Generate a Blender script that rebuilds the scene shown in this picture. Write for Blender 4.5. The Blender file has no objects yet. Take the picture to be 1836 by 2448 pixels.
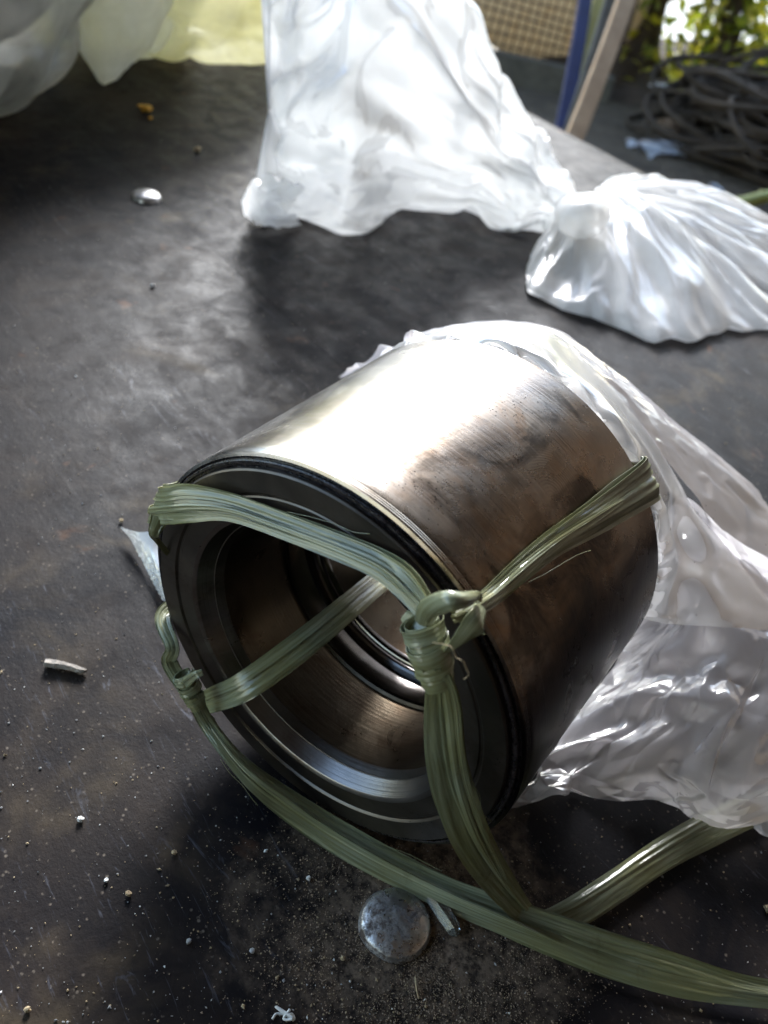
import bpy, math, random
import numpy as np
from mathutils import Vector, Matrix
from mathutils.geometry import delaunay_2d_cdt

random.seed(7)
RNG = np.random.default_rng(11)
rad = math.radians
sc = bpy.context.scene
col = sc.collection

# ------------------------------------------------------------------ camera
PITCH, ROLL, CAMH, FPX = 0.7037, 0.2105, 0.200860, 2115.58
fw = np.array([0, math.cos(PITCH), -math.sin(PITCH)])
_rt = np.array([1.0, 0, 0])
_up = np.cross(_rt, fw)
rt = math.cos(ROLL) * _rt + math.sin(ROLL) * _up
up = -math.sin(ROLL) * _rt + math.cos(ROLL) * _up
CAM = np.array([0, 0, CAMH])
cd = bpy.data.cameras.new('camera')
cam = bpy.data.objects.new('camera', cd)
col.objects.link(cam)
m = Matrix.Identity(4)
for i in range(3):
    m[i][0], m[i][1], m[i][2], m[i][3] = rt[i], up[i], -fw[i], CAM[i]
cam.matrix_world = m
cd.sensor_fit = 'VERTICAL'
cd.sensor_height = 24
cd.lens = 24 * FPX / 2448
cd.clip_start, cd.clip_end = 0.01, 400
cd.dof.use_dof = True
cd.dof.focus_distance = 0.19
cd.dof.aperture_fstop = 13.0
sc.camera = cam

# ------------------------------------------------------------------ sky, sun, exposure
SUN_EL, SUN_AZ = 27.0, -8.0             # degrees; azimuth clockwise from +Y: hazy low light from behind the bags
w = bpy.data.worlds.new('World')
sc.world = w
w.use_nodes = True
nt = w.node_tree
sky = nt.nodes.new('ShaderNodeTexSky')
sky.sky_type = 'NISHITA'
sky.sun_disc = False
sky.sun_elevation = rad(SUN_EL)
sky.sun_rotation = rad(SUN_AZ)
sky.air_density, sky.dust_density = 1.3, 0.8
bg = nt.nodes['Background']
bg.inputs['Strength'].default_value = 0.15
nt.links.new(sky.outputs[0], bg.inputs['Color'])
sd = bpy.data.lights.new('sun', 'SUN')
sd.energy, sd.angle, sd.color = 2.1, rad(17), (0.95, 0.97, 1.0)
sun = bpy.data.objects.new('sun', sd)
col.objects.link(sun)
_sv = Vector((math.sin(rad(SUN_AZ)) * math.cos(rad(SUN_EL)), math.cos(rad(SUN_AZ)) * math.cos(rad(SUN_EL)), math.sin(rad(SUN_EL))))
sun.rotation_euler = _sv.to_track_quat('Z', 'Y').to_euler()
sc.view_settings.view_transform = 'Standard'
sc.view_settings.look = 'None'
sc.view_settings.gamma = 1
sc.view_settings.exposure = 2.12
sc.cycles.use_denoising = True
sc.cycles.max_bounces = 8
sc.cycles.transparent_max_bounces = 12
sc.cycles.use_adaptive_sampling = True
sc.cycles.adaptive_threshold = 0.025
sc.cycles.caustics_refractive = False
sc.cycles.sample_clamp_indirect = 6

# ------------------------------------------------------------------ measuring: 1659-wide photo pixel -> place
KPX = 1836 / 1659
def ray(x, y):
    return fw + rt * (x * KPX - 918) / FPX - up * (y * KPX - 1224) / FPX
def P(x, y, z=0.0):
    d = ray(x, y)
    return CAM + d * (z - CAM[2]) / d[2]
def Y(x, y, yy):
    d = ray(x, y)
    return CAM + d * yy / d[1]
R = 0.05
AX = np.array([math.cos(1.0802), math.sin(1.0802), 0.0])      # bushing axis, pointing away
FC = np.array([-0.1364, 2.4822, 1.0]) * R                     # centre of its front shoulder
NR = np.array([AX[1], -AX[0], 0.0])                           # to its right
ZU = np.array([0, 0, 1.0])
def F(x, y, s):
    d = ray(x, y); c = FC + AX * s
    return CAM + d * (((c - CAM) @ AX) / (d @ AX))
def W(s, t, z):
    return FC + AX * s + NR * t + ZU * z
def CY(x, y, r):
    """first hit of a photo ray on the bushing's outer cylinder of radius r"""
    d = ray(x, y); o = CAM - FC
    a = np.array([d @ NR, d[2]]); b = np.array([o @ NR, o[2]])
    A, B, Cc = a @ a, 2 * a @ b, b @ b - r * r
    q = max(B * B - 4 * A * Cc, 0)
    return CAM + d * ((-B - math.sqrt(q)) / (2 * A))

# ------------------------------------------------------------------ numpy noise
_perm = np.random.default_rng(3).permutation(256)
_perm = np.concatenate([_perm, _perm, _perm])
_g = np.random.default_rng(4).normal(size=(256, 3)); _g /= np.linalg.norm(_g, axis=1)[:, None]
def noise3(p):
    p = np.asarray(p, float)
    i = np.floor(p).astype(int); f = p - i; i &= 255
    u = f * f * f * (f * (f * 6 - 15) + 10)
    out = 0
    for dx in (0, 1):
        for dy in (0, 1):
            for dz in (0, 1):
                h = _perm[_perm[_perm[i[..., 0] + dx] + i[..., 1] + dy] + i[..., 2] + dz]
                g = _g[h]
                d = f - np.array([dx, dy, dz])
                wt = (u[..., 0] if dx else 1 - u[..., 0]) * (u[..., 1] if dy else 1 - u[..., 1]) * (u[..., 2] if dz else 1 - u[..., 2])
                out = out + wt * (g * d).sum(-1)
    return out
def tri(x):
    return np.abs((x % 1.0) * 2 - 1) * 2 - 1
def crumple(p, scale, seed=0, n=6, warp=0.35):
    """sharp creases and flat facets, about -1..1"""
    r = np.random.default_rng(seed)
    q = p / scale
    wv = np.stack([noise3(q * .5 + 17.3 + seed), noise3(q * .5 + 51.1 + seed), noise3(q * .5 + 91.7 + seed)], -1)
    q = q + wv * warp * 2
    out = 0; tot = 0
    for k in range(n):
        d = r.normal(size=3); d /= np.linalg.norm(d)
        f = r.uniform(.35, 1.3); a = 1 / (0.5 + f)
        amp = np.clip(.55 + 1.3 * noise3(q * .7 + 7 * k + seed), 0, 1.3)
        out = out + a * amp * tri(q @ d * f + r.uniform())
        tot += a
    return out / tot * 1.6

def creases(p, scale, seed=0):
    """pillowed facets between sharp creases (squared distance to the nearest of scattered, stretched seeds), about -1..1"""
    r = np.random.default_rng(seed + 100)
    sh = p.shape[:-1]; q = p.reshape(-1, 3)
    q = q + .45 * scale * np.stack([noise3(q / scale * .8 + seed), noise3(q / scale * .8 + 31 + seed), noise3(q / scale * .8 + 67 + seed)], -1)
    lo, hi = q.min(0) - scale, q.max(0) + scale
    vol = np.maximum((hi - lo) / scale, 1)
    n = int(np.clip(vol[0] * vol[1] * min(vol[2], 3) * .8, 8, 900))
    c = r.uniform(lo, hi, size=(n, 3)); off = r.uniform(0, .35, size=n)
    A = r.normal(size=(n, 3)); A /= np.linalg.norm(A, axis=1)[:, None]
    best = np.full(len(q), 9e9)
    for i in range(n):
        d = (q - c[i]) / scale
        k = .45 * (d * d).sum(1) + 3.2 * (d @ A[i]) ** 2 + off[i]
        np.minimum(best, k, out=best)
    m = np.median(best)
    mask = np.clip(.55 + 1.6 * noise3(q / scale * .45 + seed * 2.3), .05, 1.1)
    return (np.clip((best - m) / (m + .3), -1.2, 1.6) * mask).reshape(sh)

def crinkle(G, excess=.10, iters=140, attract=.012, bend=.10, seed=0, amp=.003, scale=.03, closed=False, floor=None, hold=None, extra=None):
    """thin-sheet buckling: give the sheet more length than its base surface and let it crumple.
    G (nu,nv,3) base grid; hold (nu,nv) 0..1 pulls those points back to the base"""
    nu, nv = G.shape[:2]
    du = np.gradient(G, axis=0)
    dv = (np.roll(G, -1, 1) - np.roll(G, 1, 1)) if closed else np.gradient(G, axis=1)
    N = np.cross(du, dv); N /= np.linalg.norm(N, axis=-1, keepdims=True) + 1e-12
    X = G + N * (amp * (crumple(G, scale, seed) + .5 * crumple(G, scale * .45, seed + 2) + .25 * noise3(G / scale * 6 + seed)))[..., None]
    ex = 1 + excess * np.clip(1 + 1.1 * noise3(G / scale * .35 + seed * 1.9), .25, 2.0)
    def fam(di, dj):
        if closed:
            a = (slice(0, nu - di), slice(None)); L = np.linalg.norm(np.roll(G, -dj, 1)[di:] - G[:nu - di], axis=-1) * ex[:nu - di]
        elif dj >= 0:
            L = np.linalg.norm(G[di:, dj:] - G[:nu - di, :nv - dj], axis=-1) * ex[:nu - di, :nv - dj]
        else:
            L = np.linalg.norm(G[di:, :nv + dj] - G[:nu - di, -dj:], axis=-1) * ex[:nu - di, -dj:]
        return di, dj, L
    fams = [fam(1, 0), fam(0, 1), fam(1, 1), fam(1, -1)]
    bends = [fam(2, 0), fam(0, 2)]
    def views(di, dj, Y_):
        if dj >= 0: return Y_[:nu - di, :nv - dj], Y_[di:, dj:]
        return Y_[:nu - di, -dj:], Y_[di:, :nv + dj]
    al = np.full((nu, nv, 1), attract)
    if hold is not None: al = np.maximum(al, hold[..., None])
    for it in range(iters):
        D = np.zeros_like(X)
        for lst, kf in ((fams, .23), (bends, bend)):
            for di, dj, L0 in lst:
                if closed:
                    B = np.roll(X, -dj, 1)[di:]; A = X[:nu - di]
                else:
                    A, B = views(di, dj, X)
                d = B - A; L = np.sqrt((d * d).sum(-1)) + 1e-12
                q = L / L0 - 1
                if lst is bends: q = np.minimum(q + .12, 0)
                c = d * (kf * q / (q + 1))[..., None]
                if closed:
                    D[:nu - di] += c; D[di:] -= np.roll(c, dj, 1)
                else:
                    a_, b_ = views(di, dj, D); a_ += c; b_ -= c
        X = X + D
        X = X + (G - X) * al
        if floor is not None: X[..., 2] = np.maximum(X[..., 2], floor)
        if extra is not None: X = extra(X)
    return X

def resample(G, nu, nv, closed=False):
    if closed:
        Gp = np.concatenate([G[:, -3:], G, G[:, :3]], 1); k = G.shape[1]
        t = np.arange(nv) * k / nv + 3
    else:
        Gp = G; k = G.shape[1]; t = np.linspace(0, k - 1, nv)
    def cr(P0, t):
        n = len(P0); Q = np.concatenate([[2 * P0[0] - P0[1]], P0, [2 * P0[-1] - P0[-2]]])
        i = np.minimum(t.astype(int), n - 2); u = (t - i).reshape(-1, 1, 1)
        a, b, c, d = Q[i], Q[i + 1], Q[i + 2], Q[i + 3]
        return .5 * (2 * b + (c - a) * u + (2 * a - 5 * b + 4 * c - d) * u ** 2 + (3 * b - a - 3 * c + d) * u ** 3)
    H = cr(np.swapaxes(Gp, 0, 1), t)
    return cr(np.swapaxes(H, 0, 1), np.linspace(0, G.shape[0] - 1, nu))
def crinkle_levels(G, levels, attract, seed, amp, scale, closed=False, floor=None, hold=None, extra=None):
    """broad folds on a coarse grid first, then smaller ones on finer grids; levels: (cu, cv, excess, iterations, bend)"""
    nu, nv = G.shape[:2]
    X = G
    for k, (cu, cv, ex, it, bd) in enumerate(levels):
        X = resample(X, cu, cv, closed)
        hd = None if hold is None else hold[np.linspace(0, nu - 1, cu).astype(int)][:, np.linspace(0, nv - 1, cv).astype(int)]
        X = crinkle(X, ex, it, attract * (1 + k), bd, seed + 11 * k, amp * .3 ** k, scale * .42 ** k, closed, floor, hd, extra)
    X = resample(X, nu, nv, closed)
    if floor is not None: X[..., 2] = np.maximum(X[..., 2], floor)
    return X

# ------------------------------------------------------------------ mesh helpers
def tag(o, label=None, cat=None, group=None, kind=None):
    if label: o['label'] = label
    if cat: o['category'] = cat
    if group: o['group'] = group
    if kind: o['kind'] = kind
    return o
def empty(name, loc=(0, 0, 0)):
    o = bpy.data.objects.new(name, None)
    o.empty_display_size = 0.01
    col.objects.link(o); o.location = loc
    return o
def mesh_obj(name, V, Fc, mat, parent=None, smooth=True, uv=None, sharp=None):
    me = bpy.data.meshes.new(name)
    V = np.asarray(V, float)
    if parent is not None:
        V = V - np.array(parent_world(parent))
    me.from_pydata(V.tolist(), [], [list(map(int, f)) for f in Fc])
    if uv is not None:
        ul = me.uv_layers.new(name='UVMap')
        vi = np.zeros(len(me.loops), int); me.loops.foreach_get('vertex_index', vi)
        ul.data.foreach_set('uv', np.asarray(uv, float)[vi].ravel())
    me.validate(); me.update()
    if smooth:
        me.polygons.foreach_set('use_smooth', [True] * len(me.polygons))
        if sharp: me.set_sharp_from_angle(angle=rad(sharp))
    for mt in (mat if isinstance(mat, (list, tuple)) else [mat]):
        me.materials.append(mt)
    o = bpy.data.objects.new(name, me)
    col.objects.link(o)
    if parent is not None: o.parent = parent
    return o
def parent_world(o):
    v = Vector((0, 0, 0))
    while o is not None:
        v += o.location; o = o.parent
    return v
def gridfaces(nu, nv, closed=False):
    f = []
    for i in range(nu - 1):
        for j in range(nv if closed else nv - 1):
            k = (j + 1) % nv
            f.append((i * nv + j, i * nv + k, (i + 1) * nv + k, (i + 1) * nv + j))
    return f
def crm(P0, n):
    """Catmull-Rom resample of control points (k,d) to n samples, even in control index"""
    P0 = np.asarray(P0, float)
    k = len(P0)
    if k == 2:
        t = np.linspace(0, 1, n)[:, None]; return P0[0] * (1 - t) + P0[1] * t
    Q = np.concatenate([[2 * P0[0] - P0[1]], P0, [2 * P0[-1] - P0[-2]]])
    t = np.linspace(0, k - 1, n); i = np.minimum(t.astype(int), k - 2); u = (t - i)[:, None]
    a, b, c, d = Q[i], Q[i + 1], Q[i + 2], Q[i + 3]
    return .5 * (2 * b + (c - a) * u + (2 * a - 5 * b + 4 * c - d) * u ** 2 + (3 * b - a - 3 * c + d) * u ** 3)
def arclen(P0, n, dense=400):
    q = crm(P0, dense)
    l = np.concatenate([[0], np.cumsum(np.linalg.norm(np.diff(q[:, :3], axis=0), axis=1))])
    t = np.linspace(0, l[-1], n)
    return np.stack([np.interp(t, l, q[:, i]) for i in range(q.shape[1])], -1)
def loft(rows, nu, nv):
    """rows: list of control polylines -> grid (nu,nv,3)"""
    rs = np.stack([crm(r, nv) for r in rows])             # rows x nv x 3
    return np.stack([crm(rs[:, j], nu) for j in range(nv)], 1)
def gridnormals(G, closed=False):
    du = np.gradient(G, axis=0)
    if closed:
        dv = (np.roll(G, -1, 1) - np.roll(G, 1, 1)) / 2
    else:
        dv = np.gradient(G, axis=1)
    n = np.cross(du, dv)
    return n / (np.linalg.norm(n, axis=-1, keepdims=True) + 1e-12)
def tube(path, r, n=8, caps=True):
    path = np.asarray(path, float); k = len(path)
    r = np.broadcast_to(np.asarray(r, float), (k,))
    t = np.gradient(path, axis=0); t /= np.linalg.norm(t, axis=1)[:, None] + 1e-12
    ref = np.array([0, 0, 1.0]) if abs(t[0][2]) < .9 else np.array([1.0, 0, 0])
    V = []
    a = np.cross(t[0], ref); a /= np.linalg.norm(a)
    th = np.linspace(0, 2 * np.pi, n, endpoint=False)
    for i in range(k):
        a = a - t[i] * (a @ t[i]); a /= np.linalg.norm(a)
        b = np.cross(t[i], a)
        V.append(path[i] + r[i] * (np.cos(th)[:, None] * a + np.sin(th)[:, None] * b))
    V = np.concatenate(V)
    f = gridfaces(k, n, True)
    if caps:
        f += [tuple(range(n - 1, -1, -1)), tuple(range((k - 1) * n, k * n))]
    return V, f
def merge(parts):
    V, Fc, o = [], [], 0
    for v, f in parts:
        V.append(v); Fc += [tuple(i + o for i in q) for q in f]; o += len(v)
    return np.concatenate(V), Fc
def boxmesh(c, a, b, d):
    """box with centre c and half-extent vectors a, b, d"""
    c, a, b, d = map(np.asarray, (c, a, b, d))
    V = [c + i * a + j * b + k * d for i in (-1, 1) for j in (-1, 1) for k in (-1, 1)]
    f = [(0, 1, 3, 2), (4, 6, 7, 5), (0, 4, 5, 1), (2, 3, 7, 6), (0, 2, 6, 4), (1, 5, 7, 3)]
    return np.array(V), f

# ------------------------------------------------------------------ materials
class NT:
    def __init__(s, name):
        s.m = bpy.data.materials.new(name); s.m.use_nodes = True
        s.t = s.m.node_tree; s.t.nodes.clear()
        s.out = s.n('OutputMaterial')
    def n(s, k, **kw):
        x = s.t.nodes.new('ShaderNode' + k)
        for a, b in kw.items(): setattr(x, a, b)
        return x
    def l(s, a, b): s.t.links.new(a, b)
    def set(s, node, **kw):
        for a, b in kw.items():
            i = node.inputs[a.replace('_', ' ')]
            if hasattr(b, 'is_output'): s.l(b, i)
            else: i.default_value = b
        return node
    def coord(s, which='Object', scale=(1, 1, 1), rot=(0, 0, 0), loc=(0, 0, 0)):
        tc = s.n('TexCoord'); mp = s.n('Mapping')
        s.l(tc.outputs[which], mp.inputs[0])
        mp.inputs['Scale'].default_value = scale; mp.inputs['Rotation'].default_value = rot; mp.inputs['Location'].default_value = loc
        return mp.outputs[0]
    def noise(s, vec, scale, detail=4, rough=.55, dist=0):
        x = s.n('TexNoise'); s.l(vec, x.inputs['Vector'])
        x.inputs['Scale'].default_value = scale; x.inputs['Detail'].default_value = detail
        x.inputs['Roughness'].default_value = rough; x.inputs['Distortion'].default_value = dist
        return x.outputs['Fac']
    def voro(s, vec, scale, feature='F1', out='Distance', rnd=1):
        x = s.n('TexVoronoi', feature=feature); s.l(vec, x.inputs['Vector'])
        x.inputs['Scale'].default_value = scale; x.inputs['Randomness'].default_value = rnd
        return x.outputs[out]
    def ramp(s, fac, stops, interp='LINEAR'):
        x = s.n('ValToRGB'); s.l(fac, x.inputs[0]); e = x.color_ramp.elements
        x.color_ramp.interpolation = interp
        while len(e) < len(stops): e.new(.5)
        for el, (p, c) in zip(e, stops):
            el.position = p
            el.color = (c, c, c, 1) if not isinstance(c, tuple) else (*c, 1)
        return x.outputs[0]
    def mix(s, fac, a, b, mode='MIX'):
        x = s.n('Mix', data_type='RGBA', blend_type=mode)
        for inp, v in ((x.inputs[0], fac), (x.inputs[6], a), (x.inputs[7], b)):
            if hasattr(v, 'is_output'): s.l(v, inp)
            elif isinstance(v, tuple): inp.default_value = (*v, 1)
            else: inp.default_value = v
        return x.outputs[2]
    def math(s, op, a, b=0.0, clamp=False):
        x = s.n('Math', operation=op, use_clamp=clamp)
        for inp, v in ((x.inputs[0], a), (x.inputs[1], b)):
            if hasattr(v, 'is_output'): s.l(v, inp)
            else: inp.default_value = v
        return x.outputs[0]
    def bump(s, h, strength, dist, normal=None):
        x = s.n('Bump'); s.l(h, x.inputs['Height'])
        x.inputs['Strength'].default_value = strength; x.inputs['Distance'].default_value = dist
        if normal is not None: s.l(normal, x.inputs['Normal'])
        return x.outputs[0]
    def principled(s, **kw):
        b = s.n('BsdfPrincipled'); s.set(b, **kw); s.l(b.outputs[0], s.out.inputs[0]); return b
M = {}

def mat_simple(name, c1, c2, scale, rough=.6, bump=.3, bd=.002, spec=.5, metal=0.0):
    t = NT(name); v = t.coord()
    n = t.noise(v, scale, 6, .6)
    b = t.principled(Base_Color=t.ramp(n, [(.3, c1), (.7, c2)]), Roughness=rough, Metallic=metal)
    b.inputs['Specular IOR Level'].default_value = spec
    t.l(t.bump(t.noise(v, scale * 3, 5, .6), bump, bd), b.inputs['Normal'])
    M[name] = t.m
    return t.m

# oily table boards: local x runs along the grain
def mat_table(dust_at):
    t = NT('oily_table_board'); v = t.coord()
    big = t.noise(v, 6, 4, .6, .6)
    mid = t.noise(v, 30, 5, .68, .6)
    grain = t.noise(t.coord(scale=(1, 8, 8)), 18, 4, .65, .4)
    fine = t.noise(v, 260, 4, .75)
    base = t.ramp(big, [(.30, (.0034, .0034, .0058)), (.48, (.0056, .0051, .0072)), (.60, (.0115, .0088, .0088)), (.72, (.021, .0155, .013))])
    base = t.mix(t.ramp(mid, [(.48, 0.0), (.72, .7)]), base, (.036, .026, .020))
    base = t.mix(t.ramp(mid, [(.30, .8), (.44, 0.0)]), base, (.005, .0048, .006))
    oc = t.math('MULTIPLY', t.ramp(t.noise(v, 10, 4, .65, .8), [(.57, 0.0), (.70, 1.0)]), t.ramp(mid, [(.42, 0.0), (.6, 1.0)]))
    base = t.mix(t.math('MULTIPLY', oc, .6), base, (.11, .083, .048))
    ru = t.ramp(t.noise(v, 52, 3, .6, .3), [(.67, 0.0), (.76, .6)])
    base = t.mix(ru, base, (.12, .05, .022))
    # wear: short pale scratches in two directions, in patches
    scA = t.ramp(t.noise(t.coord(scale=(1, 9, 1)), 46, 4, .8, 1.2), [(.60, 0.0), (.74, 1.0)])
    scB = t.ramp(t.noise(t.coord(scale=(1, 7, 1), rot=(0, 0, 1.0)), 34, 4, .8, 1.4), [(.62, 0.0), (.76, 1.0)])
    scf = t.math('MULTIPLY', t.math('MAXIMUM', scA, scB), t.ramp(t.noise(v, 12, 3, .6), [(.40, 0.0), (.60, 1.0)]))
    base = t.mix(t.math('MULTIPLY', scf, .85), base, (.095, .10, .122))
    sp = t.math('MULTIPLY', t.ramp(t.voro(v, 520), [(.13, 1.0), (.24, 0.0)]), t.ramp(fine, [(.5, 0.0), (.62, 1.0)]))
    base = t.mix(t.math('MULTIPLY', sp, .7), base, (.18, .15, .12))
    # dust trodden in round the near bolt
    vs = t.n('VectorMath', operation='DISTANCE'); t.l(v, vs.inputs[0]); vs.inputs[1].default_value = dust_at
    near = t.math('SUBTRACT', 1.0, t.math('MULTIPLY', vs.outputs['Value'], 24.0))
    near = t.math('ADD', near, t.math('MULTIPLY', t.math('SUBTRACT', mid, .5), 1.5), True)
    dst = t.math('MULTIPLY', near, t.ramp(fine, [(.40, .15), (.58, 1.0)]))
    base = t.mix(t.math('MULTIPLY', dst, .9), base, (.34, .25, .175))
    rg = t.math('ADD', t.ramp(t.noise(v, 70, 4, .7, .5), [(.33, .46), (.66, .66)]), t.math('MULTIPLY', near, .2), True)
    rg = t.math('SUBTRACT', rg, t.math('MULTIPLY', scf, .22))
    b = t.principled(Base_Color=base, Roughness=rg)
    b.inputs['Specular IOR Level'].default_value = .095
    n2 = t.bump(mid, .10, .0014, t.bump(grain, .14, .0008))
    n3 = t.bump(fine, .22, .0005, n2)
    n3 = t.bump(t.noise(v, 900, 3, .75), .4, .0002, n3)
    t.l(t.bump(scf, -.3, .0003, n3), b.inputs['Normal'])
    M['table'] = t.m
_bp = P(900, 2010, 0)
mat_table((float(_bp @ np.array([.693, -.721, 0])), float(_bp @ np.array([.721, .693, 0])), 0.0))

# turned steel, local z is the axis of the bushing
def mat_steel(name, cA, cB, r0, r1, stain=(.10, .055, .028), amt=.8, turn=.25, oil=0.0):
    t = NT(name); v = t.coord()
    ring = t.coord(scale=(6, 6, 1500))
    rn = t.noise(ring, 1.0, 3, .6)
    n = t.noise(v, 26, 5, .6, .7)
    n2 = t.noise(v, 75, 6, .68, .6)
    c = t.ramp(n, [(.36, cA), (.62, cB)])
    st = t.ramp(t.noise(v, 33, 6, .66, 1.0), [(.50, 0.0), (.68, 1.0)])
    c = t.mix(t.math('MULTIPLY', st, amt), c, stain)
    dk = t.math('MULTIPLY', t.ramp(n2, [(.58, 0.0), (.70, 1.0)]), t.ramp(n, [(.45, 0.0), (.6, 1.0)]))
    c = t.mix(t.math('MULTIPLY', dk, .75), c, (.03, .024, .02))
    pits = t.math('MULTIPLY', t.ramp(t.voro(v, 900), [(.12, 1.0), (.22, 0.0)]), t.ramp(t.noise(v, 60, 3, .6), [(.58, 0.0), (.66, 1.0)]))
    c = t.mix(t.math('MULTIPLY', pits, .9), c, (.03, .022, .018))
    rg = t.ramp(n2, [(.3, r0), (.72, r1)])
    b = t.principled(Base_Color=c, Roughness=rg, Metallic=1.0)
    if oil: t.set(b, Coat_Weight=oil, Coat_Roughness=.12)
    b1 = t.bump(rn, turn, .00012)
    b2 = t.bump(n2, .12, .0006, b1)
    b3 = t.bump(pits, -.5, .0003, b2)
    t.l(b3, b.inputs['Normal'])
    M[name] = t.m

_tp = CY(1195, 1015, R) - FC
THUMB = (float(_tp @ NR), float(-_tp[2]), float(_tp @ AX))
def mat_body():
    """outer skin of the bushing: clean grey steel on one side, brown oil film with painted-in reflections on the other"""
    t = NT('turned_steel_oil_stained'); v = t.coord()
    ring = t.coord(scale=(6, 6, 1500))
    rn = t.noise(ring, 1.0, 3, .6)
    n = t.noise(v, 24, 5, .62, .8)
    n2 = t.noise(v, 70, 6, .68, .6)
    n3 = t.noise(v, 150, 5, .7, .5)
    sx = t.n('SeparateXYZ'); tc = t.n('TexCoord'); t.l(tc.outputs['Object'], sx.inputs[0])
    # brown oil film, strengthened towards +x to paint in a brown reflection
    side = t.math('ADD', t.math('MULTIPLY', sx.outputs[0], 11.0), .42)
    film = t.math('ADD', side, t.math('MULTIPLY', t.math('SUBTRACT', n, .5), 1.6), True)
    c = t.ramp(n2, [(.3, (.37, .36, .35)), (.7, (.52, .505, .48))])
    c = t.mix(t.math('MULTIPLY', film, .92), c, t.ramp(n3, [(.35, (.095, .048, .017)), (.65, (.20, .112, .043))]))
    rust = t.math('MULTIPLY', t.ramp(t.noise(v, 48, 6, .7, 1.2), [(.52, 0.0), (.66, 1.0)]), film)
    c = t.mix(t.math('MULTIPLY', rust, .6), c, (.24, .12, .048))
    dk = t.math('MULTIPLY', t.ramp(t.noise(v, 40, 6, .62, 1.4), [(.53, 0.0), (.63, 1.0)]), t.math('ADD', film, .05, True))
    c = t.mix(t.math('MULTIPLY', dk, .9), c, (.028, .021, .017))
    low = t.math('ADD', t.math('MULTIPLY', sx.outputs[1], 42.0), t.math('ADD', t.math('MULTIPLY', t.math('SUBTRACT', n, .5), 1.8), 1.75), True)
    c = t.mix(t.math('MULTIPLY', low, .92), c, (.020, .0195, .022))  # black oil smears, plus the dark table's reflection painted in towards the underside
    pits = t.math('MULTIPLY', t.ramp(t.voro(v, 1000), [(.14, 1.0), (.24, 0.0)]), t.ramp(t.noise(v, 62, 3, .6), [(.56, 0.0), (.64, 1.0)]))
    c = t.mix(t.math('MULTIPLY', pits, .9), c, (.03, .022, .018))
    # a thumb print left in the oil
    vd = t.n('VectorMath', operation='DISTANCE'); t.l(v, vd.inputs[0]); vd.inputs[1].default_value = THUMB
    v2 = t.n('VectorMath', operation='DISTANCE'); t.l(v, v2.inputs[0]); v2.inputs[1].default_value = (THUMB[0] + .003, THUMB[1] + .002, THUMB[2] - .006)
    ring_ = t.math('SINE', t.math('MULTIPLY', t.math('ADD', v2.outputs['Value'], t.math('MULTIPLY', t.noise(v, 160, 2, .5), .0016)), 9000.0))
    msk = t.ramp(t.math('MULTIPLY', vd.outputs['Value'], 100.0), [(.35, 1.0), (.75, 0.0)])
    c = t.mix(t.math('MULTIPLY', msk, .30), c, (.32, .24, .17))
    c = t.mix(t.math('MULTIPLY', msk, t.math('MULTIPLY', t.math('GREATER_THAN', ring_, .1), .35)), c, (.07, .045, .028))
    sc1 = t.ramp(t.noise(t.coord(scale=(1, 1, 40), rot=(.25, .1, 0)), 30, 3, .7, .4), [(.68, 0.0), (.74, 1.0)])
    c = t.mix(t.math('MULTIPLY', sc1, .35), c, (.45, .41, .36))
    rg = t.math('ADD', t.ramp(n2, [(.3, .20), (.72, .30)]), t.math('MULTIPLY', film, .04))
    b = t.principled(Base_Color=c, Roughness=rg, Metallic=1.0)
    b1 = t.bump(rn, .36, .0001)
    b2 = t.bump(n2, .10, .0006, b1)
    b3 = t.bump(pits, -.6, .0003, b2)
    t.l(b3, b.inputs['Normal'])
    M['body'] = t.m
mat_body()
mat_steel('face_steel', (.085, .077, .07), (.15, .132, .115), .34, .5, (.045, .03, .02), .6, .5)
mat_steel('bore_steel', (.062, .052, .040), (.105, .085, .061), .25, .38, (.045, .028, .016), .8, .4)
mat_steel('thread_steel', (.17, .162, .16), (.27, .255, .245), .26, .36, (.10, .06, .035), .7, .7)
mat_steel('wet_steel', (.09, .085, .085), (.17, .155, .145), .10, .2, (.03, .022, .018), .7, .3, oil=.8)

def mat_seal():
    t = NT('black_grease_seal'); v = t.coord()
    n = t.noise(v, 330, 5, .7)
    b = t.principled(Base_Color=t.ramp(n, [(.35, (.006, .005, .006)), (.75, (.022, .016, .020))]), Roughness=t.ramp(n, [(.3, .16), (.7, .4)]))
    t.l(t.bump(n, .8, .0006), b.inputs['Normal'])
    M['seal'] = t.m
mat_seal()

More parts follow.
